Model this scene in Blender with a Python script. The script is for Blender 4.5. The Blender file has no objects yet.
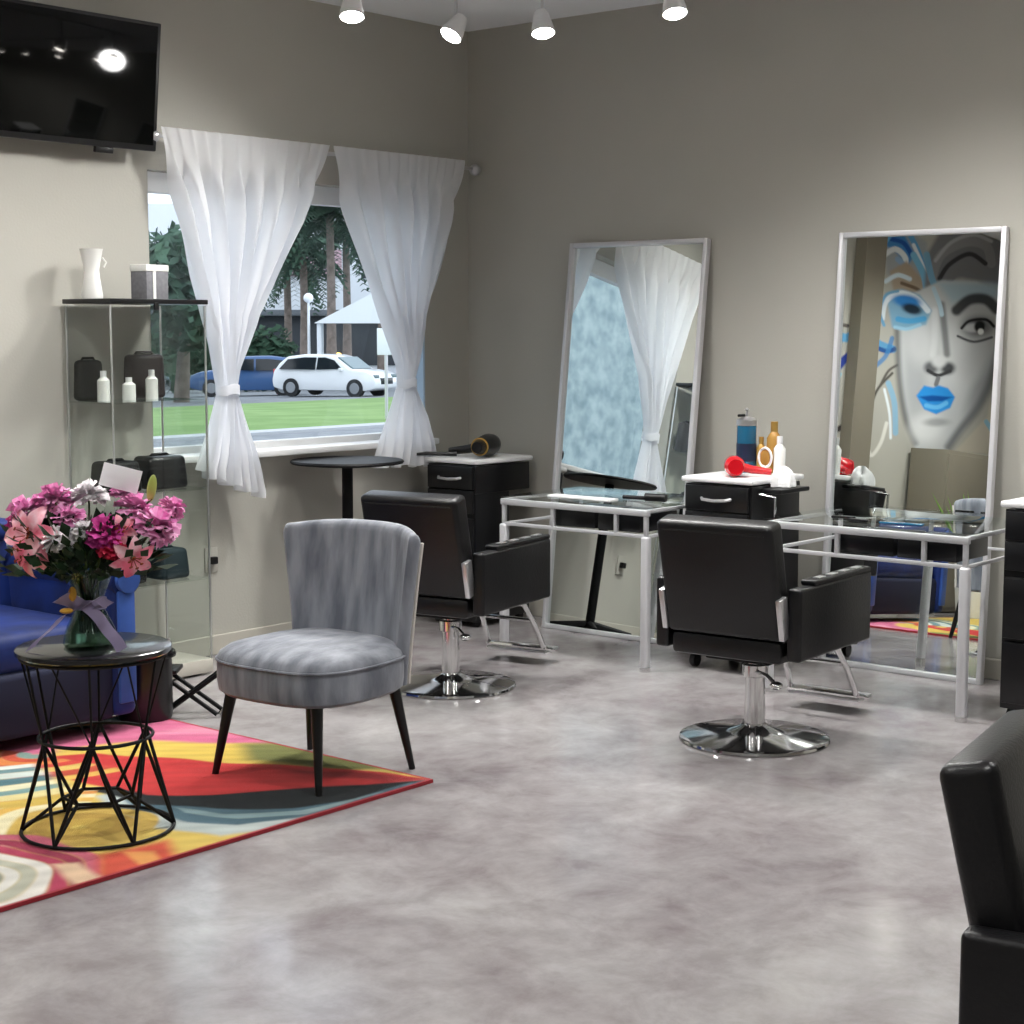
import bpy, bmesh, math, random
import numpy as np
from mathutils import Vector, Matrix, noise
PI = math.pi
random.seed(7)
sc = bpy.context.scene
COL = sc.collection

# ---------------------------------------------------------------- colour / materials
def s2l(c):
    return tuple((x / 12.92 if x <= 0.04045 else ((x + 0.055) / 1.055) ** 2.4) for x in c)
def hx(s):
    s = s.lstrip('#')
    return s2l(tuple(int(s[i:i + 2], 16) / 255 for i in (0, 2, 4)))
def mat(name, col, rough=0.5, metal=0.0, spec=0.5, noise_amt=0.0, scale=20.0, bump=0.0, bump_scale=60.0,
        col2=None, trans=0.0, ior=1.45, emit=None, estr=0.0, sheen=0.0, coat=0.0, stretch=None, alpha=1.0, detail=3.0):
    m = bpy.data.materials.new(name); m.use_nodes = True
    nt = m.node_tree; b = nt.nodes['Principled BSDF']
    c = hx(col) if isinstance(col, str) else col
    b.inputs['Base Color'].default_value = (*c, 1)
    b.inputs['Roughness'].default_value = rough
    b.inputs['Metallic'].default_value = metal
    b.inputs['Specular IOR Level'].default_value = spec
    b.inputs['IOR'].default_value = ior
    b.inputs['Transmission Weight'].default_value = trans
    b.inputs['Sheen Weight'].default_value = sheen
    b.inputs['Sheen Roughness'].default_value = 0.4
    b.inputs['Coat Weight'].default_value = coat
    b.inputs['Coat Roughness'].default_value = 0.08
    b.inputs['Alpha'].default_value = alpha
    if emit:
        b.inputs['Emission Color'].default_value = (*hx(emit), 1)
        b.inputs['Emission Strength'].default_value = estr
    tc = nt.nodes.new('ShaderNodeTexCoord'); src = tc.outputs['Object']
    if stretch:
        mp = nt.nodes.new('ShaderNodeMapping'); mp.inputs['Scale'].default_value = stretch
        nt.links.new(src, mp.inputs['Vector']); src = mp.outputs['Vector']
    if col2 or noise_amt:
        n = nt.nodes.new('ShaderNodeTexNoise'); n.inputs['Scale'].default_value = scale
        n.inputs['Detail'].default_value = detail
        nt.links.new(src, n.inputs['Vector'])
        r = nt.nodes.new('ShaderNodeValToRGB')
        c2 = hx(col2) if col2 else tuple(x * (1 - noise_amt) for x in c)
        r.color_ramp.elements[0].position = 0.35; r.color_ramp.elements[1].position = 0.65
        r.color_ramp.elements[0].color = (*c2, 1); r.color_ramp.elements[1].color = (*c, 1)
        nt.links.new(n.outputs['Fac'], r.inputs['Fac']); nt.links.new(r.outputs['Color'], b.inputs['Base Color'])
    if bump:
        n = nt.nodes.new('ShaderNodeTexNoise'); n.inputs['Scale'].default_value = bump_scale
        n.inputs['Detail'].default_value = 4
        nt.links.new(src, n.inputs['Vector'])
        bp = nt.nodes.new('ShaderNodeBump'); bp.inputs['Strength'].default_value = bump; bp.inputs['Distance'].default_value = 0.01
        nt.links.new(n.outputs['Fac'], bp.inputs['Height']); nt.links.new(bp.outputs['Normal'], b.inputs['Normal'])
    return m
def vmat(name, rough=0.9, bump=0.0, bscale=200.0, sheen=0.0, spec=0.2):
    m = mat(name, '#808080', rough, bump=bump, bump_scale=bscale, sheen=sheen, spec=spec)
    a = m.node_tree.nodes.new('ShaderNodeVertexColor'); a.layer_name = 'Col'
    m.node_tree.links.new(a.outputs['Color'], m.node_tree.nodes['Principled BSDF'].inputs['Base Color'])
    return m

M = {}
M['wall'] = mat('taupe wall paint', '#b2b0a7', 0.75, noise_amt=0.06, scale=1.3, bump=0.08, bump_scale=90)
M['panel'] = mat('olive taupe panel', '#787264', 0.7, noise_amt=0.05, scale=2)
M['base'] = mat('baseboard paint', '#bdb9ae', 0.45)
M['ceil'] = mat('ceiling paint', '#eef0f2', 0.9)
M['white'] = mat('white laminate', '#e6e6e6', 0.35)
M['whiteframe'] = mat('white window frame', '#dfe0e0', 0.4)
M['blueframe'] = mat('pale blue window jamb', '#b9cde0', 0.4)
M['chrome'] = mat('polished chrome', '#dcdcdc', 0.09, 1.0)
M['steel'] = mat('brushed aluminium', '#d2d2d4', 0.28, 0.85)
M['silver'] = mat('silver painted frame', '#cfcfd2', 0.35, 0.3)
M['mirror'] = mat('mirror silvering', '#e9eeec', 0.0, 1.0)
M['leather'] = mat('black vinyl', '#0e0e10', 0.36, bump=0.12, bump_scale=140, spec=0.5)
M['leather2'] = mat('black vinyl seat', '#0b0b0d', 0.40, bump=0.1, bump_scale=120)
M['black'] = mat('black lacquer', '#141416', 0.28)
M['blackmatte'] = mat('matte black metal', '#08080a', 0.55, spec=0.25)
M['plastic'] = mat('black plastic', '#121214', 0.35)
M['screen'] = mat('black screen glass', '#040505', 0.07, spec=0.3)
M['greyvelvet'] = mat('grey velvet', '#868a92', 0.65, sheen=0.3, col2='#5b5f69', scale=7, stretch=(1.2, 2.6, 0.55), bump=0.2, bump_scale=25, detail=4)
M['piping'] = mat('pale grey piping', '#c9c4bd', 0.7)
M['legblack'] = mat('black painted wood', '#0d0d0e', 0.35)
M['bluevelvet'] = mat('royal blue velvet', '#142c6e', 0.6, sheen=0.1, spec=0.3, col2='#0c1c4a', scale=5, bump=0.15, bump_scale=18)
M['bluetrim'] = mat('light blue velvet', '#2c55a8', 0.6, sheen=0.15, col2='#1f4388', scale=7)
M['gold'] = mat('gold foil', '#b4904c', 0.35, 0.4)
M['amber'] = mat('amber bottle', '#a9803f', 0.25, 0.1)
M['red'] = mat('glossy red plastic', '#c3121f', 0.22, coat=0.5)
M['teal'] = mat('blue teal liquid', '#1e5f80', 0.15, coat=0.6)
M['navylabel'] = mat('navy label', '#16263f', 0.4)
M['ceramic'] = mat('white ceramic', '#e3e3df', 0.3)
M['boxgrey'] = mat('grey woven print', '#77777b', 0.7, col2='#6b6b70', scale=60)
M['paper'] = mat('white card', '#f2f0f2', 0.8)
M['towel'] = mat('white towel cloth', '#ececec', 0.95, bump=0.6, bump_scale=40)
M['petalpink'] = mat('pink petals', '#ec86c8', 0.6, col2='#f9bfe2', scale=30, sheen=0.2)
M['petalmag'] = mat('magenta petals', '#b82886', 0.6, col2='#da52a8', scale=30)
M['petallily'] = mat('coral pink lily petals', '#f0708c', 0.5, col2='#fbcdd6', scale=22)
M['petalwhite'] = mat('white petals', '#fbf8fa', 0.6)
M['petalred'] = mat('crimson petals', '#c32648', 0.6)
M['anther'] = mat('rust anthers', '#8a3b1a', 0.8)
M['leaf'] = mat('dark green leaves', '#1f3a1e', 0.5, col2='#12260f', scale=12)
M['leaf2'] = mat('fresh green bud', '#a9b85a', 0.5)
M['ribbon'] = mat('lilac organza ribbon', '#9a8fb0', 0.5, sheen=0.3)
M['yellow'] = mat('yellow ribbon', '#d9a53a', 0.5)
M['stem'] = mat('green stems', '#4b6030', 0.5)
M['grass'] = mat('lawn grass', '#84a263', 0.95, col2='#6f9050', scale=0.8, bump=0.3, bump_scale=3)
M['asphalt'] = mat('asphalt', '#8b8f94', 0.9, col2='#7b8086', scale=2)
M['kerb'] = mat('kerb concrete', '#b9bcc0', 0.9)
M['carwhite'] = mat('white car paint', '#eef1f5', 0.25, coat=0.6)
M['carblue'] = mat('blue car paint', '#3a5f92', 0.3, coat=0.5)
M['cardark'] = mat('dark car glass', '#20262c', 0.1)
M['carglass'] = mat('tinted windscreen', '#6f8288', 0.1)
M['tyre'] = mat('tyre rubber', '#26282b', 0.8)
M['hub'] = mat('alloy wheel', '#9a9ea3', 0.35, 0.6)
M['trunk'] = mat('palm trunk', '#8d8078', 0.9, col2='#6d635c', scale=3)
M['foliage'] = mat('tree foliage', '#466450', 0.8, col2='#2c483c', scale=0.7)
M['hedge'] = mat('hedge foliage', '#35563f', 0.8, col2='#25402f', scale=0.6)
M['bwhite'] = mat('white stucco', '#dfe4ea', 0.9)
M['bgrey'] = mat('grey roofing', '#6a7076', 0.9)
M['bpink'] = mat('pinkish sign board', '#c9a9b3', 0.8)
M['bdark'] = mat('dark storefront', '#3c4248', 0.6)
M['bblue'] = mat('mottled light blue glare', '#bccbcd', 0.9, col2='#8fa3a9', scale=5, bump=0.5, bump_scale=4, detail=8)  # colour of the added block behind the mirrored window's blue glare
M['signwhite'] = mat('white sign face', '#e9edf2', 0.6)
M['lampglow'] = mat('lamp glow', '#ffffff', 0.5, emit='#fff8ee', estr=45)
M['warmglow'] = mat('amber lamp', '#ffd080', 0.5, emit='#ffbf60', estr=2.5)
M['rug'] = vmat('patterned rug pile', 0.95, bump=0.5, bscale=260, sheen=0.1)
M['mural'] = vmat('mural paint', 0.8)

# glass (thin architectural, lets light through)
def glass_mat(name, tint, refl=0.08, rough=0.0):
    m = bpy.data.materials.new(name); m.use_nodes = True
    nt = m.node_tree; nt.nodes.clear()
    o = nt.nodes.new('ShaderNodeOutputMaterial'); mx = nt.nodes.new('ShaderNodeMixShader')
    t = nt.nodes.new('ShaderNodeBsdfTransparent'); g = nt.nodes.new('ShaderNodeBsdfGlossy')
    f = nt.nodes.new('ShaderNodeFresnel'); f.inputs['IOR'].default_value = 1.45
    t.inputs['Color'].default_value = (*tint, 1); g.inputs['Roughness'].default_value = rough
    g.inputs['Color'].default_value = (0.9, 0.95, 0.95, 1)
    ge = nt.nodes.new('ShaderNodeNewGeometry'); mm = nt.nodes.new('ShaderNodeMath'); mm.operation = 'SUBTRACT'; mm.use_clamp = True
    nt.links.new(f.outputs['Fac'], mm.inputs[0]); nt.links.new(ge.outputs['Backfacing'], mm.inputs[1])
    nt.links.new(mm.outputs[0], mx.inputs['Fac'])
    nt.links.new(t.outputs[0], mx.inputs[1]); nt.links.new(g.outputs[0], mx.inputs[2]); nt.links.new(mx.outputs[0], o.inputs['Surface'])
    return m
M['glass'] = glass_mat('clear glass', (0.96, 0.97, 0.965))
M['caseglass'] = glass_mat('case glass', (0.94, 0.955, 0.945))
M['vaseglass'] = glass_mat('vase glass', (0.72, 0.82, 0.76))
M['smoked'] = glass_mat('smoked glass', (0.10, 0.10, 0.11), rough=0.05)

def curtain_mat():
    m = bpy.data.materials.new('sheer white curtain'); m.use_nodes = True
    nt = m.node_tree; nt.nodes.clear()
    o = nt.nodes.new('ShaderNodeOutputMaterial')
    d = nt.nodes.new('ShaderNodeBsdfDiffuse'); d.inputs['Color'].default_value = (0.92, 0.92, 0.93, 1)
    tl = nt.nodes.new('ShaderNodeBsdfTranslucent'); tl.inputs['Color'].default_value = (0.92, 0.94, 0.98, 1)
    tp = nt.nodes.new('ShaderNodeBsdfTransparent')
    a = nt.nodes.new('ShaderNodeMixShader'); a.inputs['Fac'].default_value = 0.5
    b = nt.nodes.new('ShaderNodeMixShader'); b.inputs['Fac'].default_value = 0.07
    nt.links.new(d.outputs[0], a.inputs[1]); nt.links.new(tl.outputs[0], a.inputs[2])
    nt.links.new(a.outputs[0], b.inputs[1]); nt.links.new(tp.outputs[0], b.inputs[2]); nt.links.new(b.outputs[0], o.inputs['Surface'])
    return m
M['curtain'] = curtain_mat()

def floor_mat():
    m = mat('polished concrete', '#8f8a89', 0.20, spec=0.5)
    nt = m.node_tree; b = nt.nodes['Principled BSDF']; L = nt.links
    tc = nt.nodes.new('ShaderNodeTexCoord')
    def nz(scale, detail, rough=0.6, dist=0.0):
        n = nt.nodes.new('ShaderNodeTexNoise'); n.inputs['Scale'].default_value = scale; n.inputs['Detail'].default_value = detail
        n.inputs['Roughness'].default_value = rough; n.inputs['Distortion'].default_value = dist
        L.new(tc.outputs['Object'], n.inputs['Vector']); return n
    def ramp(n, stops):
        r = nt.nodes.new('ShaderNodeValToRGB'); e = r.color_ramp.elements
        while len(e) < len(stops): e.new(0.5)
        for k, (p, c) in enumerate(stops): e[k].position = p; e[k].color = (*hx(c), 1)
        L.new(n.outputs['Fac'], r.inputs['Fac']); return r
    r1 = ramp(nz(1.5, 8, 0.62, 0.6), [(0.30, '#6f686b'), (0.46, '#857f80'), (0.58, '#939090'), (0.72, '#a5a3a1')])
    r2 = ramp(nz(4.5, 8, 0.7, 0.3), [(0.36, '#766d6e'), (0.5, '#959191'), (0.68, '#b1b0ae')])
    mx = nt.nodes.new('ShaderNodeMix'); mx.data_type = 'RGBA'; mx.inputs['Factor'].default_value = 0.42
    L.new(r1.outputs['Color'], mx.inputs['A']); L.new(r2.outputs['Color'], mx.inputs['B'])
    L.new(mx.outputs['Result'], b.inputs['Base Color'])
    n3 = nz(3, 5); mr = nt.nodes.new('ShaderNodeMapRange'); mr.inputs['To Min'].default_value = 0.08; mr.inputs['To Max'].default_value = 0.22
    L.new(n3.outputs['Fac'], mr.inputs['Value']); L.new(mr.outputs['Result'], b.inputs['Roughness'])
    return m
M['floor'] = floor_mat()

# ---------------------------------------------------------------- mesh builder
class MB:
    def __init__(s): s.bm = bmesh.new()
    def _merge(s, b2, mtx=None):
        if mtx is not None: b2.transform(mtx)
        me = bpy.data.meshes.new('tmp'); b2.to_mesh(me); b2.free(); s.bm.from_mesh(me); bpy.data.meshes.remove(me)
        return s
    def box(s, c, d, bev=0.0, rot=None, seg=2, taper=None):
        b = bmesh.new(); bmesh.ops.create_cube(b, size=1)
        for v in b.verts:
            v.co = Vector((v.co.x * d[0], v.co.y * d[1], v.co.z * d[2]))
            if taper and v.co.z > 0: v.co.x *= taper[0]; v.co.y *= taper[1]
        if bev: bmesh.ops.bevel(b, geom=b.edges[:], offset=bev, segments=seg, profile=0.5, affect='EDGES', clamp_overlap=True)
        m = Matrix.Translation(c)
        if rot: m = m @ Matrix.Rotation(rot[2], 4, 'Z') @ Matrix.Rotation(rot[1], 4, 'Y') @ Matrix.Rotation(rot[0], 4, 'X')
        return s._merge(b, m)
    def cyl(s, p0, p1, r0, r1=None, seg=20):
        r1 = r0 if r1 is None else r1
        p0, p1 = Vector(p0), Vector(p1); d = p1 - p0
        b = bmesh.new(); bmesh.ops.create_cone(b, cap_ends=True, segments=seg, radius1=r0, radius2=r1, depth=d.length)
        q = Vector((0, 0, 1)).rotation_difference(d.normalized()).to_matrix().to_4x4()
        return s._merge(b, Matrix.Translation((p0 + p1) / 2) @ q)
    def tube(s, pts, r, closed=False, seg=8):
        pts = [Vector(p) for p in pts]; n = len(pts); rings = []
        up = Vector((0, 0, 1)); prev = None
        for i in range(n):
            a = pts[(i - 1) % n] if (closed or i > 0) else pts[i]; c = pts[(i + 1) % n] if (closed or i < n - 1) else pts[i]
            t = (c - a).normalized()
            if prev is None: x = t.orthogonal().normalized()
            else: x = (prev - t * prev.dot(t)).normalized()
            prev = x; y = t.cross(x)
            rr = r[i] if isinstance(r, (list, tuple)) else r
            rings.append([s.bm.verts.new(pts[i] + (x * math.cos(2 * PI * k / seg) + y * math.sin(2 * PI * k / seg)) * rr) for k in range(seg)])
        m = n if closed else n - 1
        for i in range(m):
            A, B = rings[i], rings[(i + 1) % n]
            off = 0
            if closed and i == n - 1:
                off = min(range(seg), key=lambda o: (A[0].co - B[o].co).length)
            for k in range(seg):
                s.bm.faces.new((A[k], A[(k + 1) % seg], B[(k + 1 + off) % seg], B[(k + off) % seg]))
        if not closed:
            s.bm.faces.new(rings[0][::-1]); s.bm.faces.new(rings[-1])
        return s
    def lathe(s, prof, c=(0, 0, 0), seg=32, sx=1, sy=1):
        rings = []
        for r, z in prof:
            if r < 1e-5: rings.append([s.bm.verts.new((c[0], c[1], c[2] + z))])
            else: rings.append([s.bm.verts.new((c[0] + sx * r * math.cos(2 * PI * k / seg), c[1] + sy * r * math.sin(2 * PI * k / seg), c[2] + z)) for k in range(seg)])
        for A, B in zip(rings, rings[1:]):
            for k in range(seg):
                k2 = (k + 1) % seg
                if len(A) == 1 and len(B) == 1: continue
                if len(A) == 1: s.bm.faces.new((A[0], B[k2], B[k]))
                elif len(B) == 1: s.bm.faces.new((A[k], A[k2], B[0]))
                else: s.bm.faces.new((A[k], A[k2], B[k2], B[k]))
        return s
    def ball(s, c, r, seg=12, mtx=None):
        b = bmesh.new(); bmesh.ops.create_uvsphere(b, u_segments=seg, v_segments=max(6, seg // 2 + 2), radius=1)
        r = (r, r, r) if isinstance(r, (int, float)) else r
        m = Matrix.Translation(c) @ (mtx or Matrix.Identity(4)) @ Matrix.Diagonal((*r, 1))
        return s._merge(b, m)
    def prism(s, poly, axis, a0, a1, bev=0.0):
        # poly: 2D points; extruded along axis from a0 to a1
        b = bmesh.new()
        def P(p, a): return {'x': (a, p[0], p[1]), 'y': (p[0], a, p[1]), 'z': (p[0], p[1], a)}[axis]
        A = [b.verts.new(P(p, a0)) for p in poly]; B = [b.verts.new(P(p, a1)) for p in poly]
        b.faces.new(A); b.faces.new(B[::-1]); n = len(poly)
        for k in range(n): b.faces.new((A[k], B[k], B[(k + 1) % n], A[(k + 1) % n]))
        bmesh.ops.recalc_face_normals(b, faces=b.faces[:])
        if bev: bmesh.ops.bevel(b, geom=b.edges[:], offset=bev, segments=2, profile=0.5, affect='EDGES', clamp_overlap=True)
        return s._merge(b)
    def grid(s, f, nu, nv, closed_u=False):
        V = [[s.bm.verts.new(f(i / (nu if closed_u else nu - 1), j / (nv - 1))) for j in range(nv)] for i in range(nu)]
        for i in range(nu if closed_u else nu - 1):
            for j in range(nv - 1):
                i2 = (i + 1) % nu
                s.bm.faces.new((V[i][j], V[i2][j], V[i2][j + 1], V[i][j + 1]))
        return s
    def quad(s, a, b, c, d):
        s.bm.faces.new([s.bm.verts.new(p) for p in (a, b, c, d)]); return s
    def build(s, name, material, parent=None, smooth=True, loc=None, recalc=True):
        if recalc: bmesh.ops.recalc_face_normals(s.bm, faces=s.bm.faces[:])
        me = bpy.data.meshes.new(name); s.bm.to_mesh(me); s.bm.free()
        if smooth:
            for p in me.polygons: p.use_smooth = True
            try: me.set_sharp_from_angle(angle=math.radians(38))
            except Exception: pass
        me.materials.append(M[material] if isinstance(material, str) else material)
        o = bpy.data.objects.new(name, me); COL.objects.link(o)
        if parent is not None: o.parent = parent
        if loc: o.location = loc
        return o

def tag(o, label=None, cat=None, group=None, kind=None):
    if label: o['label'] = label
    if cat: o['category'] = cat
    if group: o['group'] = group
    if kind: o['kind'] = kind
    return o
def thing(name, label, cat, loc=(0, 0, 0), rz=0, group=None):
    o = bpy.data.objects.new(name, None); COL.objects.link(o); o.empty_display_size = 0.05
    o.location = loc; o.rotation_euler = (0, 0, rz)
    return tag(o, label, cat, group)
def struct(name, mb, m, parent=None, **k):
    o = mb.build(name, m, parent, smooth=k.get('smooth', False)); o['kind'] = 'structure'; return o
def kids(o): return [c for c in bpy.data.objects if c.parent == o]
def copy_tree(o, parent=None):
    c = o.copy(); COL.objects.link(c)
    if parent is not None: c.parent = parent
    for ch in kids(o): copy_tree(ch, c)
    return c
def dup(root, loc, rz, label, group=None):
    c = copy_tree(root); c.location = loc; c.rotation_euler = (0, 0, rz); c['label'] = label
    if group: c['group'] = group
    return c
def lerp_keys(keys, z):
    keys = sorted(keys)
    if z <= keys[0][0]: return keys[0][1]
    for (a, x), (b, y) in zip(keys, keys[1:]):
        if z <= b:
            t = (z - a) / (b - a); return x + (y - x) * t
    return keys[-1][1]

# ================================================================ SETTING
HC = 3.03
XW, YW = -9.2, -8.2
struct('floor', MB().box((XW / 2, YW / 2, -0.05), (-XW + 0.4, -YW + 0.4, 0.1)), 'floor')
struct('ceiling', MB().box((XW / 2, YW / 2, HC + 0.05), (-XW + 0.4, -YW + 0.4, 0.1)), 'ceil')
# window wall, Y = 0 .. 0.2, window opening
WX0, WX1, WZ0, WZ1 = -2.10, -0.34, 0.92, 2.18
w = MB()
w.box(((XW + WX0) / 2, 0.1, HC / 2), (WX0 - XW, 0.2, HC))
w.box(((WX1 + 0.2) / 2, 0.1, HC / 2), (0.2 - WX1, 0.2, HC))
w.box(((WX0 + WX1) / 2, 0.1, WZ0 / 2), (WX1 - WX0, 0.2, WZ0))
w.box(((WX0 + WX1) / 2, 0.1, (WZ1 + HC) / 2), (WX1 - WX0, 0.2, HC - WZ1))
struct('wall_window', w, 'wall')
struct('wall_right', MB().box((0.1, YW / 2, HC / 2), (0.2, -YW, HC)), 'wall')
struct('wall_left', MB().box((XW - 0.1, YW / 2, HC / 2), (0.2, -YW, HC)), 'wall')
struct('wall_front', MB().box((XW / 2, YW - 0.1, HC / 2), (-XW + 0.4, 0.2, HC)), 'wall')
# pilaster on the window wall left of the television
struct('trim_1', MB().box((-4.30, -0.05, HC / 2), (0.30, 0.10, HC), 0.004), 'panel')
bb = MB(); bb.box(((XW + 0) / 2, -0.007, 0.045), (-XW, 0.014, 0.09), 0.004)
struct('baseboard_window', bb, 'base')
struct('baseboard_right', MB().box((-0.007, YW / 2, 0.045), (0.014, -YW, 0.09), 0.004), 'base')
# window
wf = MB()
for x in (WX0 + 0.02, WX1 - 0.02): wf.box((x, 0.11, (WZ0 + WZ1) / 2), (0.04, 0.06, WZ1 - WZ0), 0.003)
for z in (WZ0 + 0.02, WZ1 - 0.045): wf.box(((WX0 + WX1) / 2, 0.11, z), (WX1 - WX0, 0.06, 0.04 if z < 1.5 else 0.09), 0.003)
win = struct('window_1', wf, 'whiteframe')
p = MB().box(((WX0 + WX1) / 2, 0.11, (WZ0 + WZ1) / 2), (WX1 - WX0 - 0.07, 0.006, WZ1 - WZ0 - 0.05)).build('window_pane', 'glass', win, False)
p = MB().box((WX1 - 0.006, 0.04, (WZ0 + WZ1) / 2), (0.012, 0.078, WZ1 - WZ0 - 0.02), 0.002).build('window_jamb', 'blueframe', win, False)
p = MB().box(((WX0 + WX1) / 2, -0.005, WZ0 - 0.005), (WX1 - WX0 + 0.02, 0.17, 0.03), 0.006).build('window_sill', 'whiteframe', win)
# cable outlet under the window
o = thing('wall_socket', 'small black plug in the wall socket beneath the window behind the grey chair', 'socket', (-1.79, -0.0, 0.44))
MB().box((0, -0.004, 0), (0.075, 0.008, 0.115), 0.003).build('cover_plate', 'wall', o)
MB().box((0, -0.022, 0), (0.035, 0.03, 0.035), 0.006).build('plug', 'plastic', o)

# ================================================================ CURTAINS
def curtain_panel(name, label, L, R, ztop, zbot_l, zbot_r, ztie, seed, nf):
    root = thing(name, label, 'curtain', ((L[-1][1] + R[-1][1]) / 2, -0.10, ztop))
    ox = root.location.x
    def f(u, v):
        zb = zbot_l + (zbot_r - zbot_l) * u + 0.012 * math.sin(u * 23 + seed)
        z = ztop + (zb - ztop) * v
        xl, xr = lerp_keys(L, z), lerp_keys(R, z)
        wd = xr - xl
        x = xl + wd * u
        amp = 0.004 + 0.020 * min(1, (ztop - z) / 0.25)
        k = abs(z - ztie)
        pinch = min(1, k / 0.3)
        gath = 0.012 + 0.030 * pinch
        ph = 2 * PI * (nf * u + 0.25 * math.sin(5 * u + seed) + 0.25 * math.sin(3 * z + seed))
        fd = min(1, max(0, (ztop - 0.05 - z) / 0.22)); fd = fd * fd * (3 - 2 * fd)
        y = (-0.016 + 0.003 * math.sin(ph * 2)) * (1 - fd) + fd * (math.sin(ph) * min(gath, amp * 1.7) + 0.35 * math.sin(ph * 2.3 + seed) * amp)
        y += (1 - pinch) * 0.03 * (math.cos(PI * (u - 0.5)) * -1) - (0.03 * pinch if z < ztie else 0)
        x += 0.006 * math.sin(ph * 1.7 + z * 9) * pinch
        return (x - ox, y, z - ztop)
    c = MB().grid(f, 150, 110).build('curtain_cloth', 'curtain', root)
    xl, xr = lerp_keys(L, ztie), lerp_keys(R, ztie)
    cx = (xl + xr) / 2 - ox
    t = MB()
    t.grid(lambda u, v: (cx + (xr - xl + 0.012) / 2 * math.cos(2 * PI * u), -0.01 + 0.052 * math.sin(2 * PI * u), ztie - ztop + 0.045 * (v - 0.5) + 0.006 * math.sin(6 * PI * u)), 40, 4, closed_u=True)
    t.build('tieback', 'curtain', root)
    return root
curtain_panel('window_curtain', 'white sheer curtain on the left side of the window, knotted low above the sill',
      [(2.35, -2.12), (2.10, -2.045), (1.98, -2.0), (1.70, -1.92), (1.48, -1.86), (1.28, -1.825), (1.21, -1.812), (1.05, -1.87), (0.87, -1.95), (0.74, -1.96)],
      [(2.35, -1.12), (2.12, -1.21), (1.98, -1.29), (1.76, -1.45), (1.55, -1.60), (1.31, -1.70), (1.21, -1.715), (1.05, -1.68), (0.75, -1.60)],
      2.352, 0.86, 0.73, 1.22, 1.0, 8)
curtain_panel('window_curtain', 'white sheer curtain on the right side of the window, tied beside the corner cabinet',
      [(2.34, -1.09), (2.08, -1.0), (1.76, -0.845), (1.52, -0.72), (1.31, -0.645), (1.22, -0.64), (1.05, -0.73), (0.80, -0.86)],
      [(2.34, -0.15), (2.03, -0.225), (1.75, -0.36), (1.56, -0.45), (1.34, -0.51), (1.22, -0.55), (1.05, -0.47), (0.80, -0.41)],
      2.352, 0.82, 0.80, 1.22, 2.6, 7)
o = thing('curtain_rod', 'thin metal curtain rod with a round finial beside the room corner', 'curtain rod', (-1.1, -0.10, 2.315))
MB().cyl((-1.04, 0, 0), (1.03, 0, 0), 0.009).build('rod', 'steel', o)
for sx in (-1.045, 1.04): MB().ball((sx, 0, -0.005), (0.03, 0.03, 0.03), 16).build('finial', 'steel', o)
for sx in (-1.0, 0.03, 0.99):
    MB().cyl((sx, 0.1, 0), (sx, 0.0, 0), 0.006).box((sx, 0.096, 0), (0.025, 0.006, 0.05)).build('bracket', 'steel', o)

# ================================================================ TELEVISION
tv = thing('television', 'black flat screen television mounted high on the wall left of the window', 'television', (-2.70, -0.125, 2.508))
T = Matrix.Rotation(math.radians(6), 4, 'X')
def tilt(mb): mb.bm.transform(T); return mb
tilt(MB().box((0, 0, 0), (1.12, 0.035, 0.53), 0.006)).build('bezel', 'plastic', tv)
tilt(MB().box((0, -0.0195, 0.005), (1.08, 0.003, 0.49), 0.001)).build('screen', 'screen', tv)
MB().box((0, 0.066, 0), (0.3, 0.112, 0.22), 0.005).build('wall_bracket', 'blackmatte', tv)
tilt(MB().box((0.30, 0.0, -0.275), (0.09, 0.02, 0.03), 0.004)).build('sensor', 'plastic', tv)

# ================================================================ TRACK LIGHTS
def make_head(aim):
    root = thing('track_light', '', 'ceiling light', (0, 0, 0))
    MB().cyl((0, 0, 0.235), (0, 0, 0.262), 0.03).build('track_adapter', 'white', root)
    MB().cyl((0, 0, 0.03), (0, 0, 0.24), 0.006).build('stem', 'steel', root)
    a = Vector(aim).normalized(); q = Vector((0, 0, -1)).rotation_difference(a).to_matrix().to_4x4()
    b = MB(); b.lathe([(0.0, 0.055), (0.028, 0.05), (0.034, 0.03), (0.046, -0.02), (0.05, -0.05), (0.045, -0.05), (0.042, -0.035), (0.0, -0.035)], seg=24); b.bm.transform(q)
    b.build('lamp_housing', 'white', root)
    d = MB(); d.lathe([(0.0, -0.066), (0.02, -0.064), (0.036, -0.057), (0.045, -0.046), (0.045, -0.04), (0, -0.04)], seg=24); d.bm.transform(q)
    d.build('lamp_lens', 'lampglow', root)
    return root, a
def place_light(x, y, aim, label, power, group=None, size=140, z=HC - 0.262):
    r, a = make_head(aim); r.location = (x, y, z); r['label'] = label
    if group: r['group'] = group
    ld = bpy.data.lights.new('spot', 'SPOT'); ld.energy = power; ld.spot_size = math.radians(size); ld.spot_blend = 1.0
    ld.shadow_soft_size = 0.12; ld.color = (1.0, 0.99, 0.97)
    lo = bpy.data.objects.new('spot_light', ld); COL.objects.link(lo); lo.parent = r
    lo.location = a * 0.08; lo.rotation_euler = Vector((0, 0, -1)).rotation_difference(a).to_euler()
    return r
PW = 66
tr = MB().box((-3.4, -1.08, HC - 0.009), (5.0, 0.035, 0.018), 0.002).build('lighting_track', 'white'); tag(tr, 'white ceiling track running parallel to the window wall', 'lighting track')
tr = MB().box((-1.16, -4.2, HC - 0.009), (0.035, 5.7, 0.018), 0.002).build('lighting_track', 'white'); tag(tr, 'white ceiling track running along the mirror wall', 'lighting track')
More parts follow.
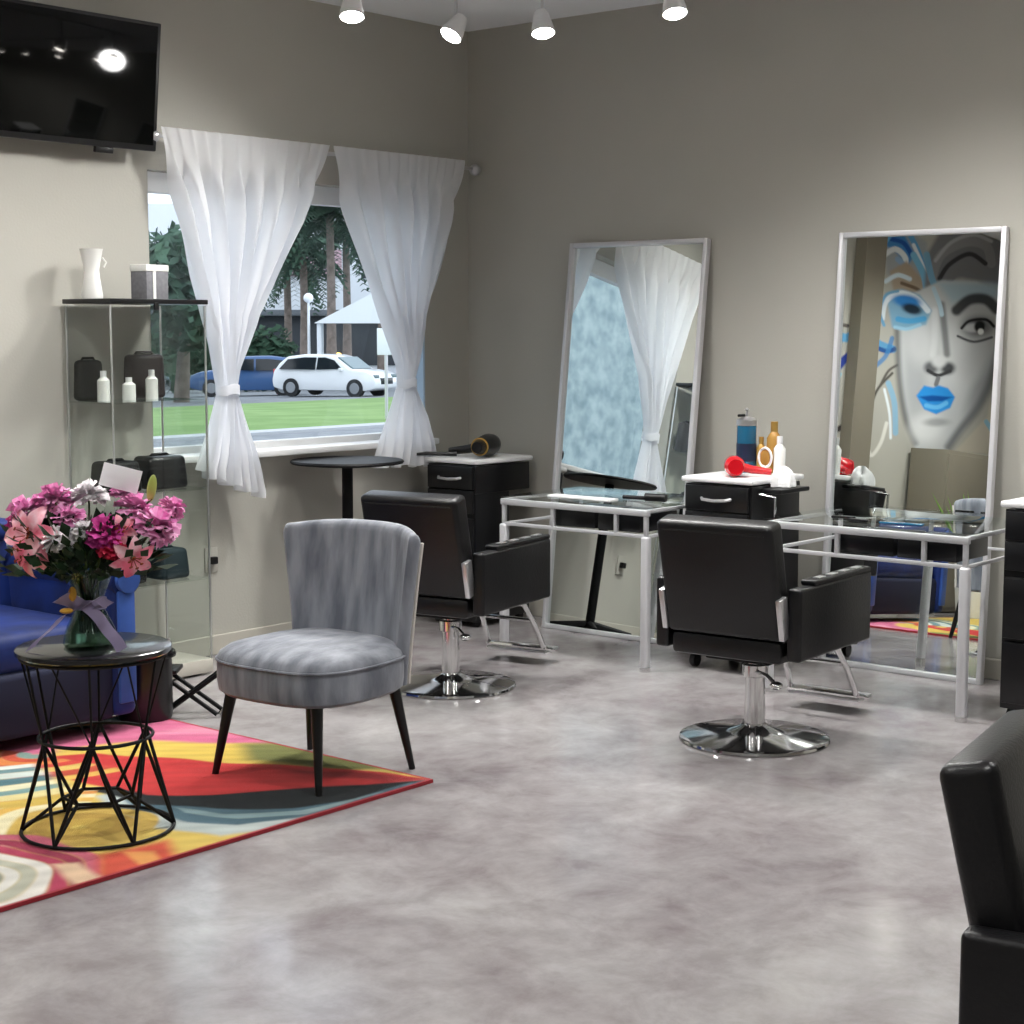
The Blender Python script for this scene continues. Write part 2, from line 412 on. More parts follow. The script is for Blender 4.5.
place_light(-1.92, -1.08, (-0.25, -0.25, -1), 'lit white track spotlight above the gap between curtains, leftmost in view', PW)
place_light(-1.30, -1.08, (-0.7, 0.15, -1), 'track spotlight turned sideways near the ceiling corner', PW)
place_light(-1.14, -1.42, (-0.2, -0.3, -1), 'lit track spotlight hanging nearest right of the ceiling corner', PW)
place_light(-1.16, -2.10, (-0.2, -0.3, -1), 'rightmost lit track spotlight, above the space between the mirrors', PW)
OUT = 'row of ceiling track spotlights outside the picture'
for x in (-2.75, -3.6, -4.5, -5.4):
    place_light(x, -1.08, (0, 0.2, -1), 'white track spotlight further left along the window wall track', PW * (0.5 if x > -4 else 0.85), OUT)
for y in (-3.0, -3.9, -4.9, -6.2):
    place_light(-1.16, y, (0.2, 0, -1), 'white track spotlight further along the mirror wall track', PW * 0.75, OUT + ' by the mirrors')
for x, y in ((-3.2, -3.4), (-5.4, -3.4), (-3.2, -5.6), (-5.4, -5.6), (-7.6, -4.4)):  # unseen spots added as fill light for the open room
    place_light(x, y, (0, 0, -1), 'added fill spotlight over the middle of the salon, not in view', PW * 0.95, OUT + ', added mid-room fill')

# ================================================================ LEANING MIRRORS
def wall_mirror(y0, y1, xb, label):
    zt = 1.915; h = math.hypot(zt, xb + 0.03); a = math.atan2(-xb - 0.03, zt)
    root = thing('leaning_mirror', label, 'mirror', (xb, (y0 + y1) / 2, 0.0))
    R = Matrix.Rotation(a, 4, 'Y')
    W = y0 - y1; fw = 0.022
    def T(mb): mb.bm.transform(R); return mb
    fr = MB()
    for s in (-1, 1): fr.box((0.008, s * (W / 2 - fw / 2), h / 2), (0.036, fw, h), 0.003)
    fr.box((0.008, 0, h - fw / 2), (0.036, W - 2 * fw, fw), 0.003); fr.box((0.008, 0, fw / 2), (0.036, W - 2 * fw, fw), 0.003)
    T(fr).build('mirror_frame', 'silver', root)
    T(MB().box((0.012, 0, h / 2), (0.004, W - 2 * fw, h - 2 * fw))).build('mirror_glass', 'mirror', root, False)
    T(MB().box((0.022, 0, h / 2), (0.012, W - 2 * fw, h - 2 * fw))).build('mirror_backing', 'black', root, False)
    return root
wall_mirror(-0.71, -1.53, -0.25, 'tall silver framed mirror nearer the corner, reflecting the curtains')
wall_mirror(-2.225, -3.005, -0.15, 'tall silver framed mirror reflecting the painted face with blue lips')

# ================================================================ CONSOLE TABLES
def console(y0, y1, label):
    root = thing('console_table', label, 'console table', (-0.83, y0, 0))
    W = y0 - y1; D = 0.58; t = 0.028
    # local: x 0..D toward the mirror, y 0..-W
    fr = MB()
    fr.box((0, -W / 2, 0.697), (t, W + t, 0.028), 0.004); fr.box((D, -W / 2, 0.595), (0.012, W, 0.012), 0.002)
    for y in (0, -W): fr.box((D / 2, y, 0.704), (D, 0.016, 0.016), 0.003)
    fr.box((0, -W / 2, 0.595), (0.018, W, 0.016), 0.002)
    for y in (0, -W): fr.box((D / 2, y, 0.595), (D, 0.016, 0.014), 0.002); fr.box((D, y, 0.645), (0.016, 0.016, 0.1), 0.002)
    for y in (0, -W * 0.36, -W * 0.80, -W): fr.box((0, y, 0.648), (0.018, 0.018, 0.10), 0.002)
    fr.build('frame', 'silver', root)
    for y in (0, -W):
        lg = MB().box((0, y, 0.305), (0.038, 0.038, 0.58), 0.010, seg=3).build('leg', 'silver', root)
        MB().cyl((0, y, 0.0), (0, y, 0.02), 0.024, seg=20).build('foot', 'chrome', lg)
    MB().box((D / 2, -W / 2, 0.718), (D + 0.05, W + 0.05, 0.008), 0.002).build('glass_top', 'glass', root)
    for k in range(2):
        MB().box((0.16, -W * (0.49 + 0.31 * k), 0.645), (0.28, W * 0.29, 0.078), 0.003).build('drawer', 'black', root)
    return root
console(-0.95, -1.755, 'chrome and glass console table under the mirror reflecting the curtains')
console(-2.38, -3.235, 'chrome and glass console table under the mirror reflecting the painted face')

# ================================================================ CABINETS
def drawer_face(root, y, z, w_, h_, x=-0.0, hn='handle', tall=False):
    d = MB().box((x - 0.008, y, z), (0.018, w_, h_), 0.003).build('drawer', 'black', root)
    h = MB().tube([(x - 0.014, y - 0.075, z), (x - 0.034, y - 0.06, z - 0.004), (x - 0.036, y, z - 0.008), (x - 0.034, y + 0.06, z - 0.004), (x - 0.014, y + 0.075, z)], 0.007).build(hn, 'steel', d)
    return d
def cabinet(name, label, x, y, W, D, H, top_only=False, flap=False):
    root = thing(name, label, 'cabinet', (x, y, 0))
    # local: front at x=0, depth +x, y from 0 to -W
    if not top_only:
        MB().box((D / 2 + 0.002, -W / 2, 0.06 + (H - 0.09) / 2), (D, W - 0.01, H - 0.09), 0.004).build('body', 'black', root)
        for a in (0.04, D - 0.04):
            for b in (-0.04, -W + 0.04):
                MB().cyl((a, b - 0.012, 0.03), (a, b + 0.012, 0.03), 0.03).build('caster', 'plastic', root)
        n = 4
    else:
        MB().box((D / 2, -W / 2, H - 0.10), (D, W - 0.01, 0.14), 0.004).build('drawer_box', 'black', root)
        MB().box((D * 0.32, -W / 2, (H - 0.17) / 2 + 0.03), (D * 0.62, W - 0.02, H - 0.23), 0.004).build('body', 'black', root)
        MB().box((D / 2, -W / 2, 0.08), (D, W - 0.01, 0.10), 0.004).build('plinth', 'black', root)
        for a in (0.04, D - 0.04):
            for b in (-0.04, -W + 0.04):
                MB().cyl((a, b - 0.012, 0.02), (a, b + 0.012, 0.02), 0.02).build('caster', 'plastic', root)
        n = 3
    hs = 0.115 if not top_only else 0.12
    z = H - 0.032 - hs / 2
    for k in range(n):
        hh = hs if k < 2 else (H - 0.1 - 2 * hs) / (n - 2) - 0.02
        zz = z if k < 2 else (H - 0.05 - 2 * hs - (k - 2) * (hh + 0.008) - hh / 2)
        drawer_face(root, -W / 2, zz, W - 0.03, hh - 0.008)
        z -= hs
    MB().box((D / 2, -W / 2, H - 0.011), (D + 0.03, W + 0.02, 0.024), 0.008).build('top', 'white', root)
    if flap:
        MB().box((D / 2 - 0.02, -W - 0.055, H - 0.05), (D * 0.6, 0.10, 0.02), 0.006).build('side_shelf', 'black', root)
        MB().tube([(0.02, -W - 0.02, H - 0.06), (0.02, -W - 0.10, H - 0.07), (0.02, -W - 0.10, H - 0.19), (0.02, -W - 0.01, H - 0.19)], 0.006).build('side_rack', 'chrome', root)
    return root
cabinet('drawer_cabinet', 'black drawer cabinet with white top in the room corner under the curtain', -0.50, -0.16, 0.33, 0.42, 0.845, top_only=True)
cabinet('drawer_cabinet', 'black drawer cabinet with white top and red hairdryer between the two mirrors', -0.62, -1.81, 0.35, 0.40, 0.85, flap=True)
c3 = cabinet('drawer_cabinet', 'black drawer cabinet with white top at the right edge of the picture', -0.76, -3.35, 0.42, 0.42, 0.85)

# ================================================================ STYLING CHAIRS
def make_chair():
    r = thing('styling_chair', '', 'salon chair')
    b = MB(); b.lathe([(0, 0.0), (0.27, 0.0), (0.275, 0.006), (0.272, 0.014), (0.25, 0.020), (0.12, 0.034), (0.06, 0.05), (0.045, 0.06), (0, 0.06)], seg=56)
    b.build('base_disc', 'chrome', r)
    b = MB(); b.lathe([(0, 0.05), (0.038, 0.05), (0.036, 0.20), (0.036, 0.235), (0.047, 0.24), (0.047, 0.28), (0.030, 0.285), (0.030, 0.325), (0, 0.325)], seg=28)
    b.build('pump_column', 'chrome', r)
    MB().box((0, 0, 0.325), (0.28, 0.26, 0.03), 0.006).build('mounting_plate', 'blackmatte', r)
    MB().tube([(-0.03, -0.02, 0.26), (-0.10, -0.10, 0.265), (-0.17, -0.17, 0.255)], 0.008).ball((-0.18, -0.178, 0.253), (0.024, 0.024, 0.014)).build('pump_lever', 'chrome', r)
    MB().box((0.05, 0, 0.375), (0.56, 0.44, 0.08), 0.018).build('seat_base', 'leather', r)
    MB().box((0.085, 0, 0.445), (0.48, 0.42, 0.09), 0.035, seg=4).build('seat_cushion', 'leather2', r)
    # backrest, reclined
    def rec(mb, dx=0):
        mb.bm.transform(Matrix.Translation((-0.205, 0, 0.44)) @ Matrix.Rotation(math.radians(-13), 4, 'Y')); return mb
    rec(MB().box((0, 0, 0.195), (0.095, 0.455, 0.42), 0.022, seg=4)).build('backrest', 'leather', r)
    rec(MB().tube([(-0.047, -0.20, 0.375), (-0.047, 0.20, 0.375)], 0.003)).build('seam', 'leather2', r)
    for s in (-1, 1):
        a = MB().box((0.065, s * 0.262, 0.478), (0.58, 0.055, 0.255), 0.012, seg=3).build('armrest', 'leather', r)
        p_ = MB(); p_.box((0.12, s * 0.258, 0.614), (0.46, 0.062, 0.022), 0.009, seg=3); p_.build('arm_pad', 'leather2', a)
        for q in (-0.03, 0.07, 0.17, 0.27):
            p_ = MB().box((q, s * 0.262, 0.6265), (0.055, 0.026, 0.004), 0.0015).build('chrome_inlay', 'steel', a)
        rec(MB().box((-0.025, s * 0.232, 0.07), (0.05, 0.022, 0.15), 0.004)).build('back_bracket', 'steel', r)
    f = MB()
    for s in (-1, 1):
        f.tube([(0.20, s * 0.10, 0.335), (0.42, s * 0.12, 0.30), (0.50, s * 0.13, 0.20), (0.57, s * 0.14, 0.08), (0.66, s * 0.14, 0.055)], 0.012)
    f.tube([(0.57, -0.15, 0.08), (0.57, 0.15, 0.08)], 0.012); f.tube([(0.48, -0.13, 0.22), (0.48, 0.13, 0.22)], 0.009)
    f.build('footrest_frame', 'chrome', r)
    MB().box((0.63, 0, 0.062), (0.13, 0.30, 0.014), 0.004).build('footplate', 'steel', r)
    return r
ch = make_chair()
ch.location = (-1.58, -2.78, 0); ch.rotation_euler = (0, 0, math.radians(4))
ch['label'] = 'black vinyl styling chair facing the mirror with the painted face'
dup(ch, (-1.60, -1.305, 0), math.radians(11), 'black vinyl styling chair facing the mirror that reflects the curtains')
c3_ = dup(ch, (-4.155, -5.165, 0), math.radians(-79), 'black styling chair cropped by the lower right corner, nearest the camera')
for k in kids(c3_):
    if k.name.startswith('armrest'): k.location = (-0.055, 0, -0.015)
    if k.name.startswith('back_bracket'): k.location = (0.035, 0, -0.035)

# ================================================================ GREY ACCENT CHAIR
def accent_chair():
    r = thing('accent_chair', 'grey velvet accent chair with curved back and black splayed legs on the rug', 'chair', (-2.93, -1.89, 0), math.radians(4))
    # faces -X locally; seat
    def sq(u, n=3.2):
        a = 2 * PI * u; c, s = math.cos(a), math.sin(a)
        k = (abs(c) ** n + abs(s) ** n) ** (-1 / n); return c * k, s * k
    prof = [(0.0, 0.285), (0.6, 0.285), (0.93, 0.287), (0.985, 0.30), (1.0, 0.33), (1.0, 0.385), (0.99, 0.40), (1.0, 0.408), (0.975, 0.425), (0.88, 0.445), (0.65, 0.462), (0.3, 0.47), (0.0, 0.472)]
    m = MB()
    def f(u, v):
        i = v * (len(prof) - 1); k = min(int(i), len(prof) - 2); t = i - k
        rr = prof[k][0] * (1 - t) + prof[k + 1][0] * t; z = prof[k][1] * (1 - t) + prof[k + 1][1] * t
        x, y = sq(u); wx = 0.275; wy = 0.285 - 0.02 * max(0, x)
        return (x * wx * max(rr, 1e-4) - 0.01, y * wy * max(rr, 1e-4), z)
    m.grid(f, 72, len(prof), closed_u=True); bmesh.ops.remove_doubles(m.bm, verts=m.bm.verts[:], dist=1e-4)
    seat = m.build('seat', 'greyvelvet', r)
    pts = [(sq(k / 72)[0] * 0.277 - 0.01, sq(k / 72)[1] * (0.287 - 0.02 * max(0, sq(k / 72)[0])), 0.403) for k in range(72)]
    MB().tube(pts, 0.0045, closed=True, seg=6).build('seat_piping', 'greyvelvet', seat)
    # curved, flared back
    b = MB()
    def back(u, v, off):
        z = 0.30 + v * 0.50
        hw = 0.225 + 0.055 * v ** 1.3
        y = -hw + 2 * hw * u
        t = (u - 0.5) * 2
        x = 0.235 + 0.06 * v - 0.085 * abs(t) ** 2.4 * (0.7 + 0.6 * v) + off
        z -= 0.018 * (abs(t) ** 3) * v
        return Vector((x, y, z))
    nu, nv = 40, 22
    th = 0.038
    def shell(s_, v):
        # closed loop around the back section
        if s_ < 0.45: return back(s_ / 0.45, v, -th * (0.75 + 0.25 * math.sin(PI * s_ / 0.45)))
        if s_ < 0.5:
            a = (s_ - 0.45) / 0.05 * PI; p_ = back(1, v, 0); return p_ + Vector((-math.cos(a) * th * 0.75, math.sin(a) * 0.022, 0))
        if s_ < 0.95: return back(1 - (s_ - 0.5) / 0.45, v, th * 0.75)
        a = (s_ - 0.95) / 0.05 * PI; p_ = back(0, v, 0); return p_ + Vector((math.cos(a) * th * 0.75, -math.sin(a) * 0.022, 0))
    N = 120
    rows = []
    vs = [k / nv for k in range(nv + 1)]
    for v in vs: rows.append([b.bm.verts.new(shell(k / N, v)) for k in range(N)])
    # rounded top roll
    top = rows[-1]
    cen = [back(min(1, max(0, (k / N) / 0.45)) if k / N < 0.475 else min(1, max(0, 1 - (k / N - 0.5) / 0.45)), 1, 0) for k in range(N)]
    for sc_, dz in ((0.9, 0.014), (0.65, 0.026), (0.3, 0.032)):
        rows.append([b.bm.verts.new((cen[k] + (top[k].co - cen[k]) * sc_) + Vector((0, 0, dz))) for k in range(N)])
    for A, B in zip(rows, rows[1:]):
        for k in range(N): b.bm.faces.new((A[k], A[(k + 1) % N], B[(k + 1) % N], B[k]))
    L = rows[-1]
    for k in range(N // 2 - 3): b.bm.faces.new((L[k], L[k + 1], L[N - 6 - k - 1], L[N - 6 - k])) if False else None
    b.bm.faces.new(rows[-1]); b.bm.faces.new(rows[0][::-1])
    bk = b.build('backrest', 'greyvelvet', r)
    for u, s in ((0, -1), (1, 1)):
        pts = [back(u, k / 20, th * 0.8) + Vector((0.002, s * 0.012, 0)) for k in range(21)]
        MB().tube(pts, 0.006, seg=6).build('back_piping', 'piping', bk)
    for sx, sy in ((-1, -1), (-1, 1), (1, -1), (1, 1)):
        MB().cyl((sx * 0.19 - 0.01, sy * 0.19, 0.30), (sx * 0.235 - 0.01, sy * 0.235, 0.0), 0.021, 0.011, 16).build('leg', 'legblack', r)
accent_chair()

# ================================================================ RUG
RX0, RX1, RY0, RY1 = -5.15, -2.775, -2.285, -0.72
def rug():
    nx, ny = 420, 280
    xs = np.linspace(RX0, RX1, nx); ys = np.linspace(RY0, RY1, ny)
    X, Y = np.meshgrid(xs, ys, indexing='ij')
    wob = 0.02 * np.sin(9 * X + 3 * Y) + 0.012 * np.sin(21 * Y + 5 * X)
    C = np.zeros((nx, ny, 3)); C[:] = hx('#e3c24a')
    def blend(mask, col):
        nonlocal C
        c = np.array(hx(col)); mask = np.clip(mask, 0, 1)[..., None]; C = C * (1 - mask) + c * mask
    def sm(e0, e1, x): t = np.clip((x - e0) / (e1 - e0), 0, 1); return t * t * (3 - 2 * t)
    def poly(pts, col, soft=0.012, wb=1.0):
        # signed distance to polygon (approx)
        px, py = X + wob * wb * 0.6, Y + wob * wb * 0.6
        inside = np.zeros(X.shape, bool); dist = np.full(X.shape, 9.0)
        n = len(pts)
        for i in range(n):
            x0, y0 = pts[i]; x1, y1 = pts[(i + 1) % n]
            c = ((y0 > py) != (y1 > py)) & (px < (x1 - x0) * (py - y0) / ((y1 - y0) if abs(y1 - y0) > 1e-9 else 1e-9) + x0)
            inside ^= c
            dx, dy = x1 - x0, y1 - y0; L = dx * dx + dy * dy + 1e-9
            t = np.clip(((px - x0) * dx + (py - y0) * dy) / L, 0, 1)
            dist = np.minimum(dist, np.hypot(px - x0 - t * dx, py - y0 - t * dy))
        sd = np.where(inside, dist, -dist)
        blend(sm(-soft, soft, sd), col)
    def arcs(cx, cy, r0, r1, a0, a1, cols, soft=0.01):
        # concentric stripes between radii
        R = np.hypot(X - cx, Y - cy) + wob; A = np.arctan2(Y - cy, X - cx)
        A = np.where(A < a0, A + 2 * PI, A)
        inA = sm(a0 - 0.05, a0 + 0.05, A) * (1 - sm(a1 - 0.05, a1 + 0.05, A))
        w_ = (r1 - r0) / len(cols)
        for k, c in enumerate(cols):
            blend(inA * sm(r0 + k * w_ - soft, r0 + k * w_ + soft, R) * (1 - sm(r0 + (k + 1) * w_ - soft, r0 + (k + 1) * w_ + soft, R)), c)
    # far side bands (pink, yellow-olive)
    poly([(-2.7, -0.6), (-3.6, -0.6), (-3.5, -1.0), (-3.12, -1.12), (-2.84, -1.45), (-2.7, -1.8)], '#d9628e', 0.05)
    poly([(-2.7, -0.6), (-3.2, -0.6), (-3.1, -0.80), (-2.78, -0.84)], '#2f4a50', 0.02)
    poly([(-3.35, -1.0), (-3.05, -1.12), (-2.84, -1.42), (-2.7, -1.75), (-2.7, -2.1), (-2.9, -1.9), (-3.07, -1.62), (-3.2, -1.36), (-3.42, -1.15)], '#e6c33f', 0.03)
    poly([(-2.86, -1.42), (-2.7, -1.55), (-2.7, -2.25), (-2.95, -1.85), (-3.0, -1.62)], '#7d8040', 0.05)
    poly([(-3.0, -1.02), (-2.84, -1.2), (-2.7, -1.4), (-2.7, -1.1)], '#e98aa6', 0.05)
    # red leaf, black, teal, pale bands
    poly([(-2.77, -2.29), (-3.15, -2.35), (-3.40, -2.36), (-3.66, -2.25), (-3.74, -1.95), (-3.62, -1.6), (-3.2, -1.6), (-2.9, -2.1)], '#b7c3bf', 0.02)
    poly([(-2.77, -2.29), (-3.12, -2.31), (-3.37, -2.27), (-3.55, -2.20), (-3.62, -2.05), (-3.64, -1.85), (-3.5, -1.5), (-2.87, -2.24)], '#4a6c7a', 0.015)
    poly([(-3.0, -2.27), (-3.3, -2.21), (-3.48, -2.06), (-3.54, -1.9), (-3.56, -1.97), (-3.49, -2.14), (-3.32, -2.26)], '#86a3a5', 0.01)
    poly([(-2.78, -2.28), (-2.87, -2.26), (-3.11, -2.25), (-3.29, -2.17), (-3.46, -2.0), (-3.56, -1.81), (-3.59, -1.5), (-3.2, -1.6), (-2.97, -2.15)], '#1c2224', 0.012)
    poly([(-2.775, -2.28), (-2.87, -1.96), (-3.07, -1.62), (-3.2, -1.34), (-3.29, -1.16), (-3.46, -1.05), (-3.56, -1.25), (-3.52, -1.48), (-3.49, -1.7), (-3.35, -1.86), (-3.14, -2.04), (-2.97, -2.17)], '#d3201f', 0.012)
    poly([(-2.79, -2.26), (-2.88, -2.02), (-3.02, -1.80), (-3.0, -2.0), (-2.9, -2.2)], '#9c1a1c', 0.03)
    # yellow oval under side table, stripes around
    arcs(-3.86, -1.84, 0.0, 0.22, -PI, PI, ['#c9a42f', '#b8922a', '#d0ab3c'])
    arcs(-3.86, -1.84, 0.22, 0.48, PI * 0.25, PI * 1.02, ['#eadfae', '#e2b13a', '#e8dfb0', '#d98a2c', '#f0e6c0'])
    arcs(-3.42, -0.98, 0.0, 0.42, PI * 0.6, PI * 1.55, ['#7f9d92', '#d34a20', '#e8832c', '#d8341f', '#e9c455', '#c94422', '#e7b63e'])
    arcs(-3.35, -0.62, 0.50, 1.00, PI * 1.0, PI * 1.40, ['#dfe5da', '#6f979b', '#cfdad0', '#4f7c84', '#e5dfb5', '#7aa39f', '#e4d48c', '#d9b63c'])
    arcs(-4.42, -1.98, 0.0, 0.46, -PI, PI, ['#b7b89a', '#e8e6da', '#9da08a', '#efece2', '#c9c9b2', '#f0ebe0', '#c2345a', '#a3284a', '#cf5a72'])
    poly([(-4.14, -2.32), (-3.86, -2.32), (-3.78, -2.16), (-3.98, -2.10)], '#d8451f', 0.03)
    poly([(-3.96, -2.32), (-3.90, -2.32), (-3.86, -2.2), (-3.92, -2.14)], '#f0a040', 0.015)
    poly([(-4.20, -2.32), (-4.10, -2.32), (-4.06, -2.12), (-4.12, -2.08)], '#f0c9a0', 0.02)
    # fine streaks
    st = np.sin(60 * (Y + 0.5 * X) + 14 * np.sin(2.1 * X)) * np.sin(23 * X + 9 * Y)
    C *= (1 + 0.10 * st)[..., None]
    # red bound edge
    e = np.minimum(np.minimum(X - RX0, RX1 - X), np.minimum(Y - RY0, RY1 - Y))
    blend(1 - sm(0.009, 0.014, e), '#b11f30')
    g_ = C.mean(-1, keepdims=True); C = np.clip((C * 0.86 + g_ * 0.14) * 0.74, 0, 1)
    me = bpy.data.meshes.new('area_rug')
    verts = np.zeros((nx * ny, 3)); verts[:, 0] = X.ravel(); verts[:, 1] = Y.ravel(); verts[:, 2] = 0.012
    idx = np.arange(nx * ny).reshape(nx, ny)
    q = np.stack([idx[:-1, :-1], idx[1:, :-1], idx[1:, 1:], idx[:-1, 1:]], -1).reshape(-1, 4)
    V = verts.tolist(); Fc = q.tolist()
    # edge skirt
    b0 = len(V)
    ring = [idx[i, 0] for i in range(nx)] + [idx[nx - 1, j] for j in range(1, ny)] + [idx[i, ny - 1] for i in range(nx - 2, -1, -1)] + [idx[0, j] for j in range(ny - 2, 0, -1)]
    for k in ring: V.append([V[k][0], V[k][1], 0.001])
    n = len(ring)
    for k in range(n): Fc.append([int(ring[k]), b0 + k, b0 + (k + 1) % n, int(ring[(k + 1) % n])])
    me.from_pydata(V, [], Fc)
    a = me.color_attributes.new('Col', 'FLOAT_COLOR', 'POINT')
    cc = np.ones((len(V), 4)); cc[:nx * ny, :3] = C.reshape(-1, 3)
    for k, r_ in enumerate(ring): cc[b0 + k, :3] = cc[r_, :3]
    a.data.foreach_set('color', cc.ravel().astype(np.float32))
    me.materials.append(M['rug'])
    o = bpy.data.objects.new('area_rug', me); COL.objects.link(o)
    tag(o, 'multicoloured rug with swirling red, yellow and teal bands under the side table', 'rug')
rug()

# ================================================================ MURAL
def mural():
    x0, x1, z0, z1 = -7.2, -3.70, 0.10, 3.02
    nx, nz = 380, 340
    xs = np.linspace(x0, x1, nx); zs = np.linspace(z0, z1, nz)
    X, Z = np.meshgrid(xs, zs, indexing='ij')
    # design coordinates of the painting
    U = 479.081 - 96.999 * X + 14.968 * Z + 0.653 * X * Z - 3.424 * X * X
    V = 587.206 - 10.012 * X - 170.78 * Z - 7.586 * X * Z - 0.848 * X * X
    C = np.zeros((nx, nz, 3)); C[:] = hx('#aeaca3')
    def blend(m, col, k=1.0):
        nonlocal C
        m = (np.clip(m, 0, 1) * k)[..., None]; C = C * (1 - m) + np.array(hx(col)) * m
    def sm(e0, e1, x): t = np.clip((x - e0) / (e1 - e0), 0, 1); return t * t * (3 - 2 * t)
    def ell(cx, cy, rx, ry, col, soft=0.35, ang=0, k=1.0):
        a = math.radians(ang); dx, dy = U - cx, V - cy
        p, q = dx * math.cos(a) + dy * math.sin(a), -dx * math.sin(a) + dy * math.cos(a)
        d = np.sqrt((p / rx) ** 2 + (q / ry) ** 2); blend(1 - sm(1 - soft, 1 + soft, d), col, k)
    def poly(pts, col, soft=1.5, k=1.0):
        inside = np.zeros(X.shape, bool); dist = np.full(X.shape, 1e3); n = len(pts)
        for i in range(n):
            ax, ay = pts[i]; bx_, by = pts[(i + 1) % n]
            inside ^= ((ay > V) != (by > V)) & (U < (bx_ - ax) * (V - ay) / ((by - ay) if abs(by - ay) > 1e-9 else 1e-9) + ax)
            dx, dy = bx_ - ax, by - ay; t = np.clip(((U - ax) * dx + (V - ay) * dy) / (dx * dx + dy * dy + 1e-9), 0, 1)
            dist = np.minimum(dist, np.hypot(U - ax - t * dx, V - ay - t * dy))
        blend(sm(-soft, soft, np.where(inside, dist, -dist)), col, k)
    def stroke(pts, w_, col, k=1.0, soft=1.0):
        # smooth path
        P = []
        for i in range(len(pts) - 1):
            p0 = pts[max(0, i - 1)]; p1 = pts[i]; p2 = pts[i + 1]; p3 = pts[min(len(pts) - 1, i + 2)]
            for s in range(6):
                t = s / 6
                P.append(tuple(0.5 * (2 * p1[j] + (p2[j] - p0[j]) * t + (2 * p0[j] - 5 * p1[j] + 4 * p2[j] - p3[j]) * t * t + (3 * p1[j] - p0[j] - 3 * p2[j] + p3[j]) * t ** 3) for j in (0, 1)))
        P.append(pts[-1]); dist = np.full(X.shape, 1e3)
        for a, b in zip(P, P[1:]):
            dx, dy = b[0] - a[0], b[1] - a[1]; t = np.clip(((U - a[0]) * dx + (V - a[1]) * dy) / (dx * dx + dy * dy + 1e-9), 0, 1)
            dist = np.minimum(dist, np.hypot(U - a[0] - t * dx, V - a[1] - t * dy))
        blend(1 - sm(w_ / 2 - soft / 2, w_ / 2 + soft, dist), col, k)
    # loose ribbons on the left
    stroke([(890, 380), (874, 398), (866, 425), (864, 440)], 2, '#4d4a44'); stroke([(895, 372), (886, 378), (878, 392)], 2, '#5a5650')
    stroke([(884, 430), (878, 450), (868, 462), (864, 445)], 3, '#dcdad2'); stroke([(872, 392), (864, 420)], 3, '#d9d6cc', 0.7)
    stroke([(886, 390), (892, 410), (893, 440)], 5, '#7fb2d2', 0.8); stroke([(882, 396), (887, 420), (888, 445)], 2, '#dfe6ea')
    stroke([(866, 338), (876, 350), (891, 356)], 7, '#5f9cc6'); stroke([(870, 352), (884, 358), (892, 356)], 4, '#24508c')
    stroke([(828, 338), (842, 344), (850, 342)], 8, '#5f9fcb'); stroke([(832, 378), (842, 366), (850, 360)], 7, '#2a3f8f'); stroke([(828, 330), (846, 332)], 3, '#55504c')
    stroke([(832, 436), (842, 432), (852, 424)], 5, '#3c3a38'); stroke([(832, 392), (838, 380)], 3, '#8db8c8')
    # top plumes
    poly([(880, 238), (905, 235), (925, 250), (932, 300), (905, 305), (885, 280)], '#9aa0a2', 3)
    poly([(880, 250), (886, 236), (902, 240), (914, 262), (906, 272), (893, 258)], '#3f7fb8', 2)
    stroke([(882, 262), (894, 256), (904, 266), (900, 280)], 5, '#dfe3e4'); stroke([(890, 246), (902, 250), (910, 262)], 4, '#1f4f96')
    stroke([(896, 266), (902, 272), (906, 280)], 5, '#8aa6c4')
    poly([(888, 278), (905, 268), (925, 292), (918, 300), (892, 300)], '#a59684', 2); stroke([(905, 236), (918, 262), (928, 300)], 5, '#5d9bc8')
    stroke([(912, 252), (924, 280), (930, 305)], 3, '#e0e6ea'); stroke([(900, 290), (915, 296), (926, 304)], 3, '#6b5a48')
    stroke([(880, 252), (890, 240), (903, 238)], 6, '#6db0dc'); stroke([(912, 262), (922, 282), (925, 300)], 6, '#78b4d6'); stroke([(884, 288), (896, 282), (908, 286)], 4, '#cfe0ea')
    stroke([(872, 300), (866, 330), (872, 350)], 3, '#a9c9da', 0.8); stroke([(890, 345), (884, 362), (874, 372)], 4, '#3f7fb8', 0.8)
    # hair / turban
    poly([(922, 300), (925, 262), (938, 240), (965, 228), (1000, 228), (1020, 240), (1020, 300), (990, 292), (960, 286), (935, 290)], '#77777a', 3)
    stroke([(930, 285), (940, 262), (965, 250), (985, 255), (990, 272)], 9, '#8a898a'); stroke([(938, 286), (948, 272), (968, 262), (984, 272)], 4, '#39383a')
    stroke([(934, 268), (950, 250), (972, 243), (990, 250)], 3, '#a9a9aa'); stroke([(948, 288), (962, 276), (980, 282)], 6, '#777678')
    stroke([(925, 262), (930, 285), (936, 300)], 6, '#6fa6c6', 0.8)
    # face
    face = [(896, 330), (912, 300), (940, 288), (975, 290), (998, 300), (999, 345), (990, 385), (978, 415), (962, 438), (944, 460), (914, 460), (903, 425), (897, 385)]
    poly(face, '#c3c5c6', 2)
    ell(913, 385, 11, 40, '#9b9da0', 0.6, 0, 0.6); ell(953, 362, 13, 34, '#dcdddd', 0.6, 0, 0.6); ell(918, 350, 12, 22, '#dadbdc', 0.6, 0, 0.5)
    stroke([(895, 330), (897, 385), (903, 425), (913, 450)], 4, '#5c5e60', 0.75, 4)
    stroke([(1000, 345), (990, 385), (976, 415), (958, 438), (946, 455)], 5, '#5a5c5e', 0.8, 5)
    poly([(936, 290), (998, 292), (998, 306), (950, 310)], '#9dbfd0', 5, 0.6)
